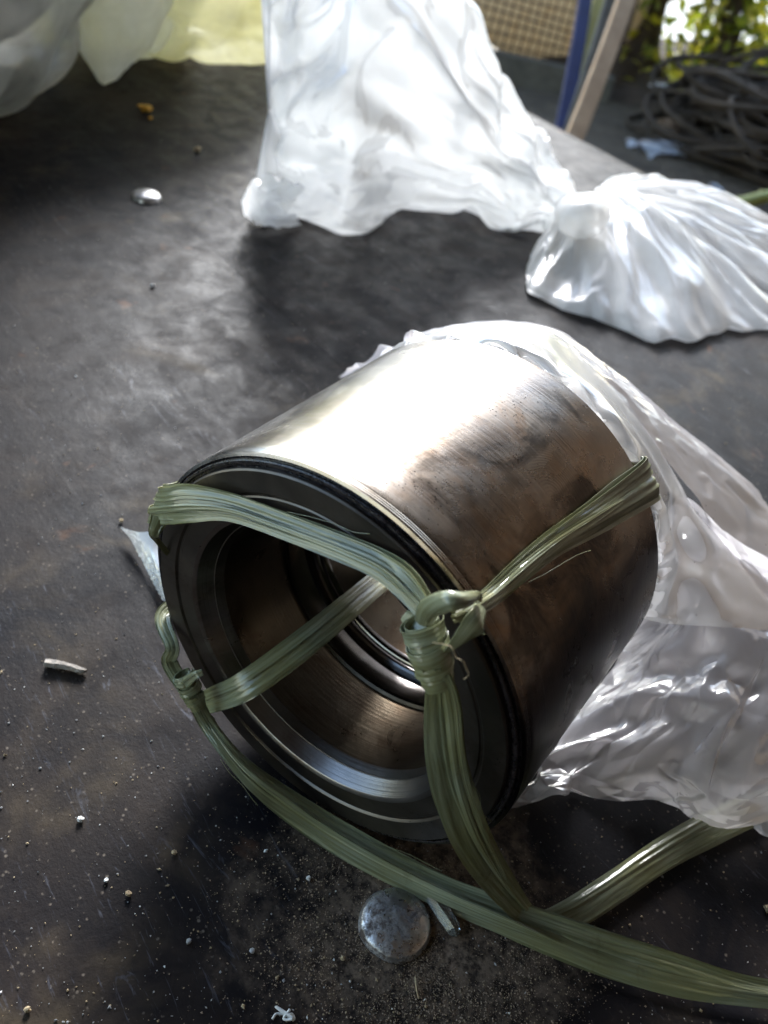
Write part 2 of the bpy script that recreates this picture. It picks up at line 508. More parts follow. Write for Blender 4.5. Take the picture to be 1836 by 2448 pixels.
def mat_string():
    t = NT('green_raffia_plastic')
    uv = t.coord('UV', scale=(1, 1, 1)); v = t.coord()
    fib = t.noise(t.coord('UV', scale=(9, .5, 1)), 1.0, 4, .65)
    fib2 = t.noise(t.coord('UV', scale=(48, 1.2, 1)), 1.0, 3, .6)
    blot = t.noise(v, 95, 5, .65, .4)
    c = t.ramp(fib, [(.28, (.12, .125, .068)), (.42, (.205, .22, .132)), (.55, (.275, .298, .195)), (.74, (.40, .432, .325))])
    c = t.mix(t.ramp(t.noise(v, 38, 3, .5), [(.4, 0.0), (.62, .55)]), c, (.21, .20, .07))
    c = t.mix(t.ramp(blot, [(.62, 0.0), (.76, .7)]), c, (.09, .075, .035))
    dk = t.math('MULTIPLY', t.ramp(fib2, [(.62, 0.0), (.7, 1.0)]), t.ramp(t.noise(v, 60, 3, .5), [(.45, 0.0), (.6, 1.0)]))
    c = t.mix(t.math('MULTIPLY', dk, .35), c, (.04, .045, .025))
    b = t.n('BsdfPrincipled')
    t.set(b, Base_Color=c, Roughness=t.ramp(fib2, [(.3, .14), (.7, .28)]))
    b.inputs['Specular IOR Level'].default_value = .9
    nb = t.bump(fib2, .08, .0003, t.bump(t.noise(v, 420, 3, .6), .25, .0004))
    t.l(nb, b.inputs['Normal'])
    tr = t.n('BsdfTranslucent'); t.l(c, tr.inputs[0])
    ms = t.n('MixShader'); ms.inputs[0].default_value = .12
    t.l(b.outputs[0], ms.inputs[1]); t.l(tr.outputs[0], ms.inputs[2]); t.l(ms.outputs[0], t.out.inputs[0])
    M['string'] = t.m
mat_string()

def mat_film(name, colr, opac, rough=.22, gloss=.10, transl=.45, stain=None, vary=.18, bscale=90, dirt=0.0, sheen=.45, csc=70):
    """thin polythene film: part see-through, part milky, with a sheen"""
    t = NT(name); v = t.coord()
    n = t.noise(v, 28, 3, .6, .6)
    c = t.mix(t.ramp(n, [(.35, 0.0), (.7, .5)]), colr, tuple(x * .86 for x in colr))
    if stain:
        c = t.mix(t.ramp(t.noise(v, 19, 3, .6, .8), [(.52, 0.0), (.7, .7)]), c, stain)
    op = t.math('ADD', t.math('MULTIPLY', t.math('SUBTRACT', t.noise(v, 33, 3, .6, 1.0), .5), vary * 2.4), opac, True)
    if dirt:
        sp = t.math('MULTIPLY', t.ramp(t.voro(v, 300), [(.06, 1.0), (.14, 0.0)]), t.ramp(t.noise(v, 40, 3, .6), [(.56, 0.0), (.66, 1.0)]))
        c = t.mix(t.math('MULTIPLY', sp, dirt), c, (.04, .03, .02))
        op = t.math('MAXIMUM', op, t.math('MULTIPLY', sp, .8))
    nb = t.bump(t.noise(v, bscale, 3, .6, .8), .10, .0008)
    df = t.n('BsdfDiffuse'); tl = t.n('BsdfTranslucent'); gl = t.n('BsdfGlossy'); tp = t.n('BsdfTransparent')
    t.l(c, df.inputs[0]); t.l(c, tl.inputs[0]); gl.inputs['Roughness'].default_value = rough
    for x in (df, tl, gl): t.l(nb, x.inputs['Normal'])
    m1 = t.n('MixShader'); m1.inputs[0].default_value = transl
    t.l(df.outputs[0], m1.inputs[1]); t.l(tl.outputs[0], m1.inputs[2])
    m2 = t.n('MixShader'); t.l(op, m2.inputs[0]); t.l(tp.outputs[0], m2.inputs[1]); t.l(m1.outputs[0], m2.inputs[2])
    fr = t.n('Fresnel'); fr.inputs['IOR'].default_value = 1.28; t.l(nb, fr.inputs['Normal'])
    g = t.math('ADD', t.math('MULTIPLY', fr.outputs[0], sheen), gloss * .5, True)
    m3 = t.n('MixShader'); t.l(g, m3.inputs[0]); t.l(m2.outputs[0], m3.inputs[1]); t.l(gl.outputs[0], m3.inputs[2])
    t.l(m3.outputs[0], t.out.inputs[0])
    M[name] = t.m
mat_film('bag_film', (.96, .97, .98), .76, rough=.26, gloss=.015, transl=.6, sheen=.28, vary=.1)
mat_film('tail_film', (.95, .95, .95), .82, rough=.28, gloss=.015, transl=.58, stain=(.88, .86, .82), sheen=.24, vary=.1)
mat_film('wrap_film', (.96, .93, .97), .66, rough=.15, gloss=.04, transl=.62, sheen=.45, stain=(.80, .73, .68), vary=.08, dirt=.7)
mat_film('hem_film', (.95, .94, .94), .52, csc=75, rough=.25, transl=.55, stain=(.78, .73, .66), vary=.07, dirt=.5)
mat_film('corner_film', (.88, .88, .88), .92, transl=.4, vary=.05)
mat_film('grey_bag_film', (.62, .62, .57), .66, transl=.55, csc=22, rough=.4, gloss=0, stain=(.31, .29, .22), sheen=.2)
mat_film('white_bag_film', (.88, .90, .95), .88, rough=.4, gloss=0, transl=.55, csc=22, sheen=.2)
mat_film('yellow_bag_film', (.86, .83, .52), .8, transl=.55, csc=22, rough=.4, gloss=0, stain=(.62, .58, .24), sheen=.2)
mat_film('litter_film', (.60, .66, .78), .8)
mat_film('white_filling', (.84, .85, .87), .97, gloss=.0, transl=.5, vary=.0)
mat_simple('grey_filling', (.30, .30, .27), (.48, .48, .44), 22, .6, .5, .006)
mat_simple('yellow_filling', (.58, .55, .22), (.70, .67, .36), 22, .6, .4, .004)
mat_simple('twig_bark', (.22, .19, .16), (.42, .37, .32), 260, .8, .8, .0006)
mat_simple('orange_flake', (.55, .27, .02), (.75, .42, .04), 300, .6)
mat_simple('white_chip', (.6, .6, .58), (.8, .8, .78), 300, .7, .6, .0004)
mat_simple('tan_crumb', (.26, .19, .11), (.42, .33, .2), 300, .8, .6, .0004)
mat_simple('grey_crumb', (.25, .25, .25), (.42, .42, .42), 300, .8, .6, .0004)
mat_simple('dark_ground', (.05, .038, .026), (.13, .10, .068), 9, .9, .8, .02)
mat_simple('pale_ground', (.58, .54, .46), (.72, .69, .62), 5, .9, .6, .02)
mat_simple('added_roof_sheet', (.05, .04, .032), (.09, .072, .056), 3, .8, .3, .01)
mat_simple('hose_rubber', (.020, .013, .008), (.070, .048, .032), 14, .8, .5, .003)
mat_simple('blue_paint', (.007, .012, .06), (.014, .023, .10), 22, .7, .3, .002)
mat_simple('yellow_paint', (.42, .38, .08), (.58, .54, .16), 22, .6, .3, .002)
mat_simple('grey_timber', (.07, .065, .055), (.13, .12, .10), 22, .8, .5, .003)
mat_simple('added_wall_timber', (.09, .06, .04), (.16, .11, .075), 6, .8, .5, .003)
mat_simple('brown_timber', (.36, .23, .13), (.52, .36, .22), 22, .75, .5, .003)
mat_simple('dark_bark', (.035, .024, .016), (.09, .06, .04), 18, .9, 1, .01)
mat_simple('wire', (.04, .026, .016), (.09, .06, .04), 30, .6)
mat_film('sack_cloth', (.50, .44, .33), .98, rough=.5, gloss=0, transl=.5, stain=(.42, .30, .16), vary=.0, sheen=.1, csc=12)
mat_film('rust_sack', (.45, .30, .18), .98, rough=.5, gloss=0, transl=.5, stain=(.25, .13, .06), vary=.0, sheen=.1, csc=12)
mat_simple('bamboo', (.22, .26, .045), (.36, .38, .085), 30, .45, .3, .002)

def mat_bolt():
    t = NT('worn_bolt_metal'); v = t.coord()
    n = t.noise(v, 210, 6, .72, .3)
    n2 = t.noise(v, 620, 5, .7)
    bare = t.ramp(n, [(.40, 0.0), (.53, 1.0)])
    c = t.mix(bare, (.07, .055, .05), t.ramp(n2, [(.3, (.5, .49, .5)), (.7, (.72, .71, .72))]))
    rg = t.ramp(n2, [(.3, .22), (.7, .40)])
    b = t.principled(Base_Color=c, Roughness=rg, Metallic=t.math('MULTIPLY', bare, .95))
    t.l(t.bump(n2, .35, .0003, t.bump(bare, .15, .0003)), b.inputs['Normal'])
    M['bolt'] = t.m
mat_bolt()
def mat_leaf(name, c1, c2):
    t = NT(name); v = t.coord()
    c = t.ramp(t.noise(v, 9, 3, .6), [(.35, c1), (.65, c2)])
    b = t.n('BsdfPrincipled'); t.set(b, Base_Color=c, Roughness=.4)
    tr = t.n('BsdfTranslucent'); t.l(c, tr.inputs[0])
    ms = t.n('MixShader'); ms.inputs[0].default_value = .4
    t.l(b.outputs[0], ms.inputs[1]); t.l(tr.outputs[0], ms.inputs[2]); t.l(ms.outputs[0], t.out.inputs[0])
    M[name] = t.m
mat_leaf('leaf_green', (.10, .15, .012), (.26, .28, .02))
mat_leaf('leaf_yellow', (.38, .36, .02), (.62, .56, .05))
def mat_glass():
    t = NT('clear_plastic_shard')
    b = t.principled(Base_Color=(.86, .92, .88, 1), Roughness=.12, Transmission_Weight=.9, IOR=1.45)
    t.l(t.bump(t.noise(t.coord(), 500, 3, .5), .3, .0004), b.inputs['Normal'])
    M['shard'] = t.m
mat_glass()

# ================================================================== SETTING
GZ = -0.45
# ground: one sheet to the horizon; pale dry earth, with a darker trodden yard round the table
def ground_sheet(name, xs, ys, z, mat, amp, sc_):
    X, Yv = np.meshgrid(xs, ys, indexing='ij')
    p = np.stack([X, Yv, 0 * X], -1)
    p[..., 2] = z + amp * noise3(p * sc_ + 3.3)
    o = mesh_obj(name, p.reshape(-1, 3), gridfaces(len(xs), len(ys)), mat)
    return o
g = ground_sheet('ground', np.concatenate([[-150, -40, -12], np.linspace(-6, 6, 30), [12, 40, 150]]), np.concatenate([[-60, -15], np.linspace(-4, 9, 40), [16, 40, 200]]), GZ - .012, M['pale_ground'], .0, 1)
tag(g, kind='structure')
g = ground_sheet('yard_floor', np.linspace(-4, 4.5, 60), np.linspace(-2.5, 3.0, 60), GZ + .006, M['dark_ground'], .012, 6)
tag(g, kind='structure')

# lean-to roof, unseen, added to darken the overhead; high open eave at the back
def shade_roof():
    pr = []
    xs = np.linspace(-.75, 5.0, 81)
    ys = np.array([-2.2, -1.2, -.2, .8, 1.75])
    zs = np.array([-.44, .30, .80, 1.12, 1.38])
    G = np.zeros((len(xs), len(ys), 3))
    G[..., 0] = xs[:, None]; G[..., 1] = ys[None] + .12 * xs[:, None]; G[..., 2] = zs[None] + .018 * np.cos(xs * 2 * np.pi / .22)[:, None]
    n = len(xs) * len(ys)
    V = np.concatenate([G.reshape(-1, 3), G.reshape(-1, 3) + [0, 0, .01]])
    f = gridfaces(len(xs), len(ys)); f += [tuple(i + n for i in q[::-1]) for q in f]
    tag(mesh_obj('added_shade_roof', V, f, M['added_roof_sheet']), kind='structure')
shade_roof()
# unseen plank wall added at right for a brown reflection on the bushing
added_reflection_wall = empty('added_reflection_wall', (1.05, 0, GZ)); tag(added_reflection_wall, kind='structure')
for i in range(22):
    y0 = -2.2 + i * .205
    mesh_obj('plank', *boxmesh([1.06 + .004 * (i % 2) + .13 * max(y0, 0), y0 + .1, .55], [.011, 0, 0], [.012, .0995, 0], [0, 0, 1.0 + .01 * (i % 3)]), M['added_wall_timber'], added_reflection_wall, smooth=False)  # planks of the added unseen wall

# table boards: long boards parallel to the back edge of the table
GD = np.array([.693, -.721, 0]); GD /= np.linalg.norm(GD)
GN = np.array([-GD[1], GD[0], 0])              # across, towards the back edge
OFF = lambda p: float(p @ GN)
e_edge = OFF(P(1400, 365))
seams = [-.42, -.16, OFF(P(315, 418)) + .004, OFF(P(490, 195)), e_edge]
table = empty('table_top', (0, 0, 0)); tag(table, kind='structure')
for i in range(len(seams) - 1):
    a, b = seams[i] + .00006, seams[i + 1] - .00006
    n = 60
    y = np.linspace(a, b, 24); x = np.linspace(-1.2, .95, n)
    dz = -.0001 * (i % 2)
    X, Yg = np.meshgrid(x, y, indexing='ij')
    q = np.stack([X, Yg, 0 * X], -1)
    edge = np.minimum(Yg - a, b - Yg)
    top = dz - .0002 * np.exp(-edge / .0006) + .0004 * noise3(q * [3, 14, 1] + i * 9)
    top[..., :] = np.minimum(top, 0.0)
    if i == len(seams) - 2: top -= .004 * np.exp(-(b - Yg) / .003)
    Vt = np.stack([X, Yg, top], -1).reshape(-1, 3)
    Vb = Vt.copy(); Vb[:, 2] = -.028
    N = len(Vt); f = gridfaces(n, 24); f2 = [tuple(k + N for k in q[::-1]) for q in f]
    ring = [i_ * 24 for i_ in range(n)] + [(n - 1) * 24 + j for j in range(1, 24)] + [i_ * 24 + 23 for i_ in range(n - 2, -1, -1)] + [j for j in range(22, 0, -1)]
    f3 = [(ring[k], ring[(k + 1) % len(ring)], ring[(k + 1) % len(ring)] + N, ring[k] + N) for k in range(len(ring))]
    o = mesh_obj('plank', np.concatenate([Vt, Vb]), f + f2 + f3, M['table'], table, sharp=50)
    o.rotation_euler = (0, 0, math.atan2(GD[1], GD[0]))
# a trestle rail under the boards, near the back edge
v, f = boxmesh(GN * (e_edge - .06) + [0, 0, -.24], GD * .02 , GN * .02, [0, 0, .208])
mesh_obj('leg', *boxmesh(GN * (e_edge - .06) - GD * .25 + np.array([0, 0, -.24]), GD * .02, GN * .02, [0, 0, .208]), M['grey_timber'], table, smooth=False)
mesh_obj('leg', *boxmesh(GN * (e_edge - .06) + GD * .55 + np.array([0, 0, -.24]), GD * .02, GN * .02, [0, 0, .208]), M['grey_timber'], table, smooth=False)

# ================================================================== BUSHING
bush = empty('steel_bushing', tuple(FC))
tag(bush, 'oil-stained hollow steel bushing lying on its side, tied with green string', 'bushing')
RM = Matrix(((NR[0], 0, AX[0]), (NR[1], 0, AX[1]), (NR[2], 1, AX[2]))).to_4x4()   # local x=right, y=up, z=axis
# keep right-handed: x=right, y=up, z=away would be left-handed, so local y points down
RM = Matrix(((NR[0], 0, AX[0]), (NR[1], 0, AX[1]), (0, -1, 0))).to_4x4()
def lathe(name, prof, mat, parent=bush, n=256, sharp=28, wob=0):
    prof = np.array(prof, float) * R
    th = np.linspace(0, 2 * np.pi, n, endpoint=False)
    V = np.zeros((len(prof), n, 3))
    V[..., 0] = prof[:, 1:2] * np.cos(th); V[..., 1] = prof[:, 1:2] * np.sin(th); V[..., 2] = prof[:, 0:1]
    if wob:
        d = 1 + wob * noise3(V * 900)
        V[..., :2] *= d[..., None]
    me = bpy.data.meshes.new(name)
    me.from_pydata(V.reshape(-1, 3).tolist(), [], gridfaces(len(prof), n, True))
    me.update(); me.polygons.foreach_set('use_smooth', [True] * len(me.polygons)); me.set_sharp_from_angle(angle=rad(sharp))
    me.materials.append(mat)
    o = bpy.data.objects.new(name, me); col.objects.link(o); o.parent = parent
    if parent is bush: o.matrix_local = RM
    return o
mach = [(.042 - .005 * i, 1.0 - (.0014 if i % 2 else 0)) for i in range(8)]
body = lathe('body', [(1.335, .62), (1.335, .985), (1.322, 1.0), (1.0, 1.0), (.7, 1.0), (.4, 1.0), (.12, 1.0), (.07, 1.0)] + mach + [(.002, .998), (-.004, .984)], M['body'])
lathe('seal_ring', [(-.004, .984), (.004, .972), (.002, .968), (-.009, .966), (-.014, .974), (-.020, .970), (-.021, .960), (-.010, .955), (-.010, .948), (-.018, .944)], M['seal'], wob=.0012)
lathe('flange', [(-.018, .944), (-.032, .9425), (-.0387, .936), (-.0387, .842), (-.036, .838), (-.029, .832), (-.029, .822), (-.034, .816), (-.035, .735)], M['face_steel'])
thr = [(-.035, .735), (-.031, .720), (-.026, .713), (.020, .693), (.050, .679), (.052, .674), (.060, .673), (.088, .661), (.10, .660)]
lathe('chamfer', thr, M['thread_steel'])
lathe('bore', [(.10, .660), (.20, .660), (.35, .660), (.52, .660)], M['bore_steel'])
lathe('oil_land', [(.52, .660), (.526, .640), (.54, .634), (.66, .634), (.675, .636)], M['wet_steel'])
lathe('inner_ring', [(.675, .636), (.68, .606), (.690, .596), (.702, .594), (.712, .604), (.722, .604), (.73, .590), (.745, .584), (.765, .586), (.77, .62)], M['wet_steel'])
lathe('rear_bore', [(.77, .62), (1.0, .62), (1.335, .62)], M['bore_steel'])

# ================================================================== GREEN STRING
string = empty('green_string', tuple(P(1130, 1980)))
tag(string, 'flat green plastic raffia string knotted round the steel bushing and trailing over the table', 'string')
def ply(pts, widths, normals, n, m, pleat, seed, freq, curl, thick, shift=0.0, wmul=1.0, lift=0.0):
    """one flat strip of raffia: creased lengthwise with a few sharp folds"""
    r = np.random.default_rng(seed)
    A = arclen(np.concatenate([pts, widths[:, None], normals], 1), n)
    c, wd, nn = A[:, :3], A[:, 3], A[:, 4:7]
    t = np.gradient(c, axis=0); t /= np.linalg.norm(t, axis=1)[:, None]
    nn = nn - t * (nn * t).sum(1)[:, None]; nn /= np.linalg.norm(nn, axis=1)[:, None]
    sd_ = np.cross(t, nn)
    L = np.concatenate([[0], np.cumsum(np.linalg.norm(np.diff(c, axis=0), axis=1))])
    l = L / .03
    x = np.linspace(-1, 1, m)
    def n1(a, k): return noise3(np.stack([a, np.full_like(a, k), np.full_like(a, seed * 1.37 + .21)], -1))
    # a handful of crease lines that wander along the strip; the strip bends sharply at each
    K = 3
    kx = [-.6 + 1.2 * (i + .5) / K + r.uniform(-.2, .2) + .35 * n1(l * .55, 3.3 + i * 5) for i in range(K)]
    ks = [r.uniform(.5, 1.2) * (1 if (i + seed) % 2 else -1) * (1 + .9 * n1(l * .8, 40 + i * 3)) for i in range(K)]
    h = np.zeros((n, m))
    for a, b in zip(kx, ks): h += np.abs(x[None] - a[:, None]) * b[:, None]
    h = (h - h.mean(1, keepdims=True)) * pleat * freq
    X2, L2 = np.meshgrid(x, l); 
    h += pleat * .45 * noise3(np.stack([X2 * 1.6, L2 * 1.5, np.full_like(X2, seed * 1.7)], -1)) + pleat * .22 * noise3(np.stack([X2 * 4, L2 * 6, np.full_like(X2, seed * 1.7 + 4)], -1))
    h -= curl * x[None] ** 2
    e1 = 1 + .16 * n1(l * 1.3, 7.7); e2 = 1 + .16 * n1(l * 1.3, 19.4)
    lat = np.where(x[None] > 0, x[None] * e1[:, None], x[None] * e2[:, None]) * wmul + (shift * (1 + .8 * n1(l * .7, 55.5)))[:, None]
    half = (wd / 2)[:, None, None]
    Vt = c[:, None] + nn[:, None] * lift + (sd_[:, None] * lat[..., None] + nn[:, None] * h[..., None]) * half
    Vb = Vt - nn[:, None] * thick
    loop = np.concatenate([Vt, Vb[:, ::-1]], 1)
    uu = np.concatenate([x, x[::-1]]) * .5 * wmul + .5
    uv = np.stack(np.broadcast_arrays(uu[None, :] + seed * .37, (L / .02)[:, None] + seed), -1)
    return loop.reshape(-1, 3), gridfaces(n, 2 * m, True), uv.reshape(-1, 2)
def ribbon(name, pts, widths, normals=None, parent=string, n=130, m=30, pleat=.12, seed=0, twist=0.0, freq=1.0, curl=.03, lift=0.0, thick=.00016, plies=3):
    pts = np.asarray(pts, float); k = len(pts)
    widths = np.broadcast_to(np.asarray(widths, float), (k,))
    if normals is None: normals = CAM[None] - pts
    normals = np.asarray(normals, float); normals = normals / np.linalg.norm(normals, axis=1)[:, None]
    lay = [(0.0, 1.0, 0.0), (.40, .50, .0005), (-.46, .36, .0008)][:plies]
    V, Fc, U, o = [], [], [], 0
    for i, (sh, wm, lf) in enumerate(lay):
        v, f, u = ply(pts, widths, normals, n, m if i == 0 else max(m // 2, 8), min(pleat * 1.25, .19) * (1 if i == 0 else .7), seed + 17 * i, 1.0, curl, thick, sh, wm, lift + lf)
        V.append(v); Fc += [tuple(a + o for a in q) for q in f]; U.append(u); o += len(v)
    return mesh_obj(name, np.concatenate(V), Fc, M['string'], parent, uv=np.concatenate(U), sharp=50)
PXM = lambda px, p: px * KPX / FPX * float((np.asarray(p) - CAM) @ fw)    # photo px at a point -> metres
def rib_px(name, pts, wpx, **kw):
    return ribbon(name, pts, [PXM(a, p) for a, p in zip(wpx, pts)], **kw)

sF = -.0045
# across the mouth, from the left rim to the knot
outL = -NR
A_pts = [W(.010, -.975 * R, .30 * R), W(-.0012, -.962 * R, .345 * R), F(362, 1086, sF - .001), F(410, 1083, sF - .001), F(500, 1095, sF), F(610, 1133, sF), F(720, 1175, sF), F(810, 1213, sF), F(870, 1255, sF - .002), F(925, 1322, sF - .004)]
nA = [-NR * 1.0 + ZU * .4, -NR - AX * .6 + ZU * .4, -AX - NR * .5 + ZU * .3] + [-AX + ZU * .55] * 7
rib_px('front_strand', A_pts, [70, 76, 78, 76, 62, 60, 62, 66, 72, 52], normals=nA, seed=1, pleat=.17, freq=2.3, n=170, m=40)
# loose second ply of the same strand
rib_px('front_strand', [W(.008, -.992 * R, .22 * R), W(-.003, -.972 * R, .27 * R), F(366, 1110, sF - .0025), F(420, 1108, sF - .0025), F(500, 1112, sF - .0015), F(620, 1152, sF - .0015), F(740, 1196, sF - .002), F(830, 1240, sF - .0025), F(915, 1318, sF - .004)],
       [38, 42, 46, 42, 30, 30, 34, 40, 34], normals=[-NR + ZU * .2, -NR - AX * .6, -AX - NR * .5] + [-AX + ZU * .45] * 6, seed=2, pleat=.2, freq=1.7, n=150)
# tucked end at the left rim
rib_px('tucked_end', [F(345, 1118, sF - .002), F(333, 1150, sF - .004), F(338, 1165, sF - .001), F(362, 1195, sF + .003)], [40, 26, 14, 12], seed=3, pleat=.2, n=50, m=16)
# along the flank, from the knot to the far rim
B_pix = [(1012, 1322), (1060, 1288), (1120, 1235), (1190, 1178), (1260, 1132), (1330, 1086), (1392, 1046)]
B_pts = [F(985, 1335, -.010), F(1012, 1318, -.006)] + [CY(x, y, R * 1.022) for x, y in B_pix[1:]]
pe = B_pts[-1]; rd = (pe - FC) - AX * ((pe - FC) @ AX); rd /= np.linalg.norm(rd)
rear_s = 1.335 * R
B_pts[-1] = FC + AX * (rear_s + .0002) + rd * R * 1.03
B_pts += [FC + AX * (rear_s + .003) + rd * R * .99, FC + AX * (rear_s + .0035) + rd * R * .8]
nB = []
for p in B_pts:
    q = (p - FC) - AX * ((p - FC) @ AX); nB.append(q / np.linalg.norm(q))
nB[-2] = nB[-2] * .5 + AX; nB[-1] = AX
nB[0] = -AX + ZU * .5; nB[1] = nB[1] - AX * .4
rib_px('flank_strand', B_pts, [34, 40, 46, 52, 60, 72, 86, 98, 100, 100], normals=nB, seed=5, pleat=.17, freq=2.4, n=170, m=40)
rib_px('flank_strand', [p + n_ * .0012 for p, n_ in zip(B_pts[:7], np.array(nB[:7]))], [18, 22, 26, 30, 26, 22, 10], normals=nB[:7], seed=6, pleat=.22, freq=1.6, n=110, m=20)
# through the bore, from the left-hand knot to the far rim
C_pts = [F(425, 1525, -.0040), F(460, 1512, -.0040), F(520, 1487, -.0028), F(600, 1432, .005), F(690, 1362, .017), F(790, 1278, .036), F(850, 1228, .055), F(890, 1196, .070)]
rib_px('bore_strand', C_pts, [40, 52, 62, 64, 62, 56, 46, 44], seed=7, pleat=.10, freq=1.4, n=130)
# left-hand knot, then down to the table and out of the picture to the right
D_pts = [W(.012, -.93 * R, -.43 * R), W(-.001, -.935 * R, -.40 * R), F(372, 1398, sF - .002), F(366, 1430, sF - .003), F(392, 1475, sF - .004), F(420, 1512, sF - .005), F(447, 1562, sF - .005), F(492, 1622, sF - .006), F(535, 1668, sF - .006), P(600, 1722, .006), P(680, 1778, .0035), P(770, 1832, .003), P(870, 1884, .003), P(970, 1932, .0035), P(1080, 1975, .004), P(1200, 2022, .0038), P(1330, 2068, .003), P(1470, 2108, .003), P(1600, 2138, .003), P(1720, 2155, .003)]
rib_px('long_strand', D_pts, [30, 34, 30, 34, 32, 32, 32, 36, 46, 60, 66, 70, 70, 68, 74, 84, 88, 84, 62, 56], seed=9, pleat=.15, freq=2.2, n=330, m=40)
rib_px('long_strand', [F(455, 1575, sF - .0065), F(500, 1640, sF - .0075), F(548, 1692, sF - .0075), P(615, 1742, .0072), P(690, 1792, .0048), P(780, 1846, .0042), P(880, 1898, .0042), P(985, 1948, .005), P(1100, 1996, .0052), P(1200, 2036, .0045)], [10, 20, 34, 40, 36, 38, 34, 30, 26, 8], seed=10, pleat=.16, freq=1.3, n=200, m=24)
# from the main knot down to the table
E_pts = [F(935, 1440, -.013), F(944, 1490, -.0125), F(950, 1560, -.0115), F(962, 1640, -.0105), F(985, 1730, -.0085), F(1020, 1815, -.0065), F(1070, 1895, -.0015), P(1116, 1955, .008), P(1150, 1990, .0016)]
rib_px('hanging_strand', E_pts, [56, 50, 70, 86, 92, 86, 72, 56, 44], seed=12, pleat=.18, freq=1.5, n=170, m=40)
rib_px('hanging_strand', [F(962, 1455, -.012), F(972, 1500, -.012), F(980, 1550, -.012), F(985, 1610, -.0125), F(1000, 1700, -.0105), F(1035, 1800, -.0085), F(1085, 1895, -.003)], [22, 40, 42, 40, 36, 30, 16], seed=13, pleat=.28, freq=2.2, n=110, m=30)
# its continuation along the table to the right, under the plastic
G_pts = [P(1120, 1972, .0012), P(1170, 1992, .0016), P(1240, 1972, .0026), P(1330, 1915, .003), P(1430, 1848, .003), P(1540, 1786, .003), P(1640, 1742, .003), P(1740, 1700, .003)]
rib_px('right_strand', G_pts, [30, 44, 62, 66, 66, 68, 66, 60], seed=14, pleat=.15, freq=1.8, n=150, m=36)

# the knots: ribbon turns wound about the strand
def turns(center, axis, r0, h, nturn, wpx, seed, parent, name='wrap', tilt=.25, squash=.75):
    axis = np.asarray(axis, float); axis /= np.linalg.norm(axis)
    v = CAM - center; v = v - axis * (v @ axis); v /= np.linalg.norm(v)
    s = np.cross(axis, v)
    for i in range(nturn):
        z0 = (i / max(nturn - 1, 1) - .5) * h
        th = np.linspace(-.7, 2 * np.pi - 1.2, 16)
        r = r0 * (1 - .12 * i / nturn + .05 * math.sin(i * 2.1))
        sl = tilt * (1 if i % 2 else .55)
        pts = [center + axis * (z0 + sl * r * math.sin(a)) + r * (v * math.cos(a - 1.2) * squash + s * math.sin(a - 1.2)) for a in th]
        nm = [v * math.cos(a - 1.2) + s * math.sin(a - 1.2) for a in th]
        rib_px(name, pts, [wpx] * 16, normals=nm, seed=seed + i, pleat=.12, n=90, m=24, parent=parent, plies=2)
kc = F(930, 1412, -.011)
knot = empty('knot', tuple(kc - np.array(string.location))); knot.parent = string
turns(kc, F(950, 1475, -.012) - F(915, 1350, -.010), PXM(42, kc), PXM(84, kc), 3, 66, 20, knot, tilt=.4)
# arch of the knot and the two folds that leave it
rib_px('arch', [F(912, 1352, -.012), F(926, 1322, -.015), F(958, 1302, -.017), F(1000, 1296, -.015), F(1030, 1292, -.010), F(1040, 1300, -.005)], [44, 52, 48, 40, 30, 20], seed=30, plies=1, pleat=.12, n=80, m=24, parent=knot, curl=.5)
rib_px('fold', [F(1050, 1320, -.003), F(1040, 1345, -.008), F(1015, 1375, -.010), F(985, 1402, -.010), F(955, 1415, -.008)], [40, 66, 62, 48, 36], seed=31, plies=1, pleat=.07, n=80, m=24, parent=knot, curl=.35, normals=[np.array([.5, -.6, .6])] * 5)
rib_px('fold', [F(872, 1328, -.008), F(895, 1345, -.0095), F(925, 1362, -.010)], [26, 44, 40], seed=32, plies=1, pleat=.08, n=50, m=20, parent=knot)
fib = [F(1000 - 75 + 10, 1388, -.0175), F(957, 1392, -.0185), F(975, 1398, -.019), F(985, 1420, -.019), F(1000, 1428, -.019), F(1008, 1445, -.018), F(1012, 1458, -.018), F(1002, 1468, -.017)]
v, f = tube(arclen(fib, 40), .00009, 6); mesh_obj('loose_fibre', v, f, M['tan_crumb'], knot)
kc2 = F(413, 1492, -.009)
knot2 = empty('knot', tuple(kc2 - np.array(string.location))); knot2.parent = string
turns(kc2, F(432, 1535, -.009) - F(395, 1455, -.008), PXM(21, kc2), PXM(50, kc2), 3, 34, 40, knot2, tilt=.35)
rib_px('fold', [F(400, 1475, -.010), F(420, 1460, -.012), F(437, 1452, -.011)], [24, 20, 14], seed=44, pleat=.1, n=40, m=16, parent=knot2)
rib_px('bore_strand', [F(418, 1500, -.010), F(440, 1545, -.008), F(455, 1560, -.006), F(475, 1590, -.006)], [22, 26, 22, 12], seed=45, pleat=.2, n=50, m=16)

# loose fibres split from the strands
for k, (p_, c_) in enumerate([(E_pts, 4), (D_pts, 8), (D_pts, 12), (B_pts, 4), (A_pts, 6)]):
    r_ = np.random.default_rng(900 + k)
    a0, a1 = np.array(p_[c_ - 1]), np.array(p_[c_ + 1])
    nv_ = CAM - a0; nv_ /= np.linalg.norm(nv_); sd2 = np.cross(a1 - a0, nv_); sd2 /= np.linalg.norm(sd2)
    sg = 1 if k % 2 else -1
    q = [a0 + (a1 - a0) * t_ + sd2 * sg * (.0026 + b_ * .0016 * r_.uniform(.5, 1.2)) + nv_ * (.0006 + b_ * .0008) for t_, b_ in ((0, 0), (.25, .45), (.5, .8), (.7, .9), (.85, 1.3))]
    mesh_obj('loose_fibre', *tube(arclen(q, 30), .00007, 5), M['string'], string)

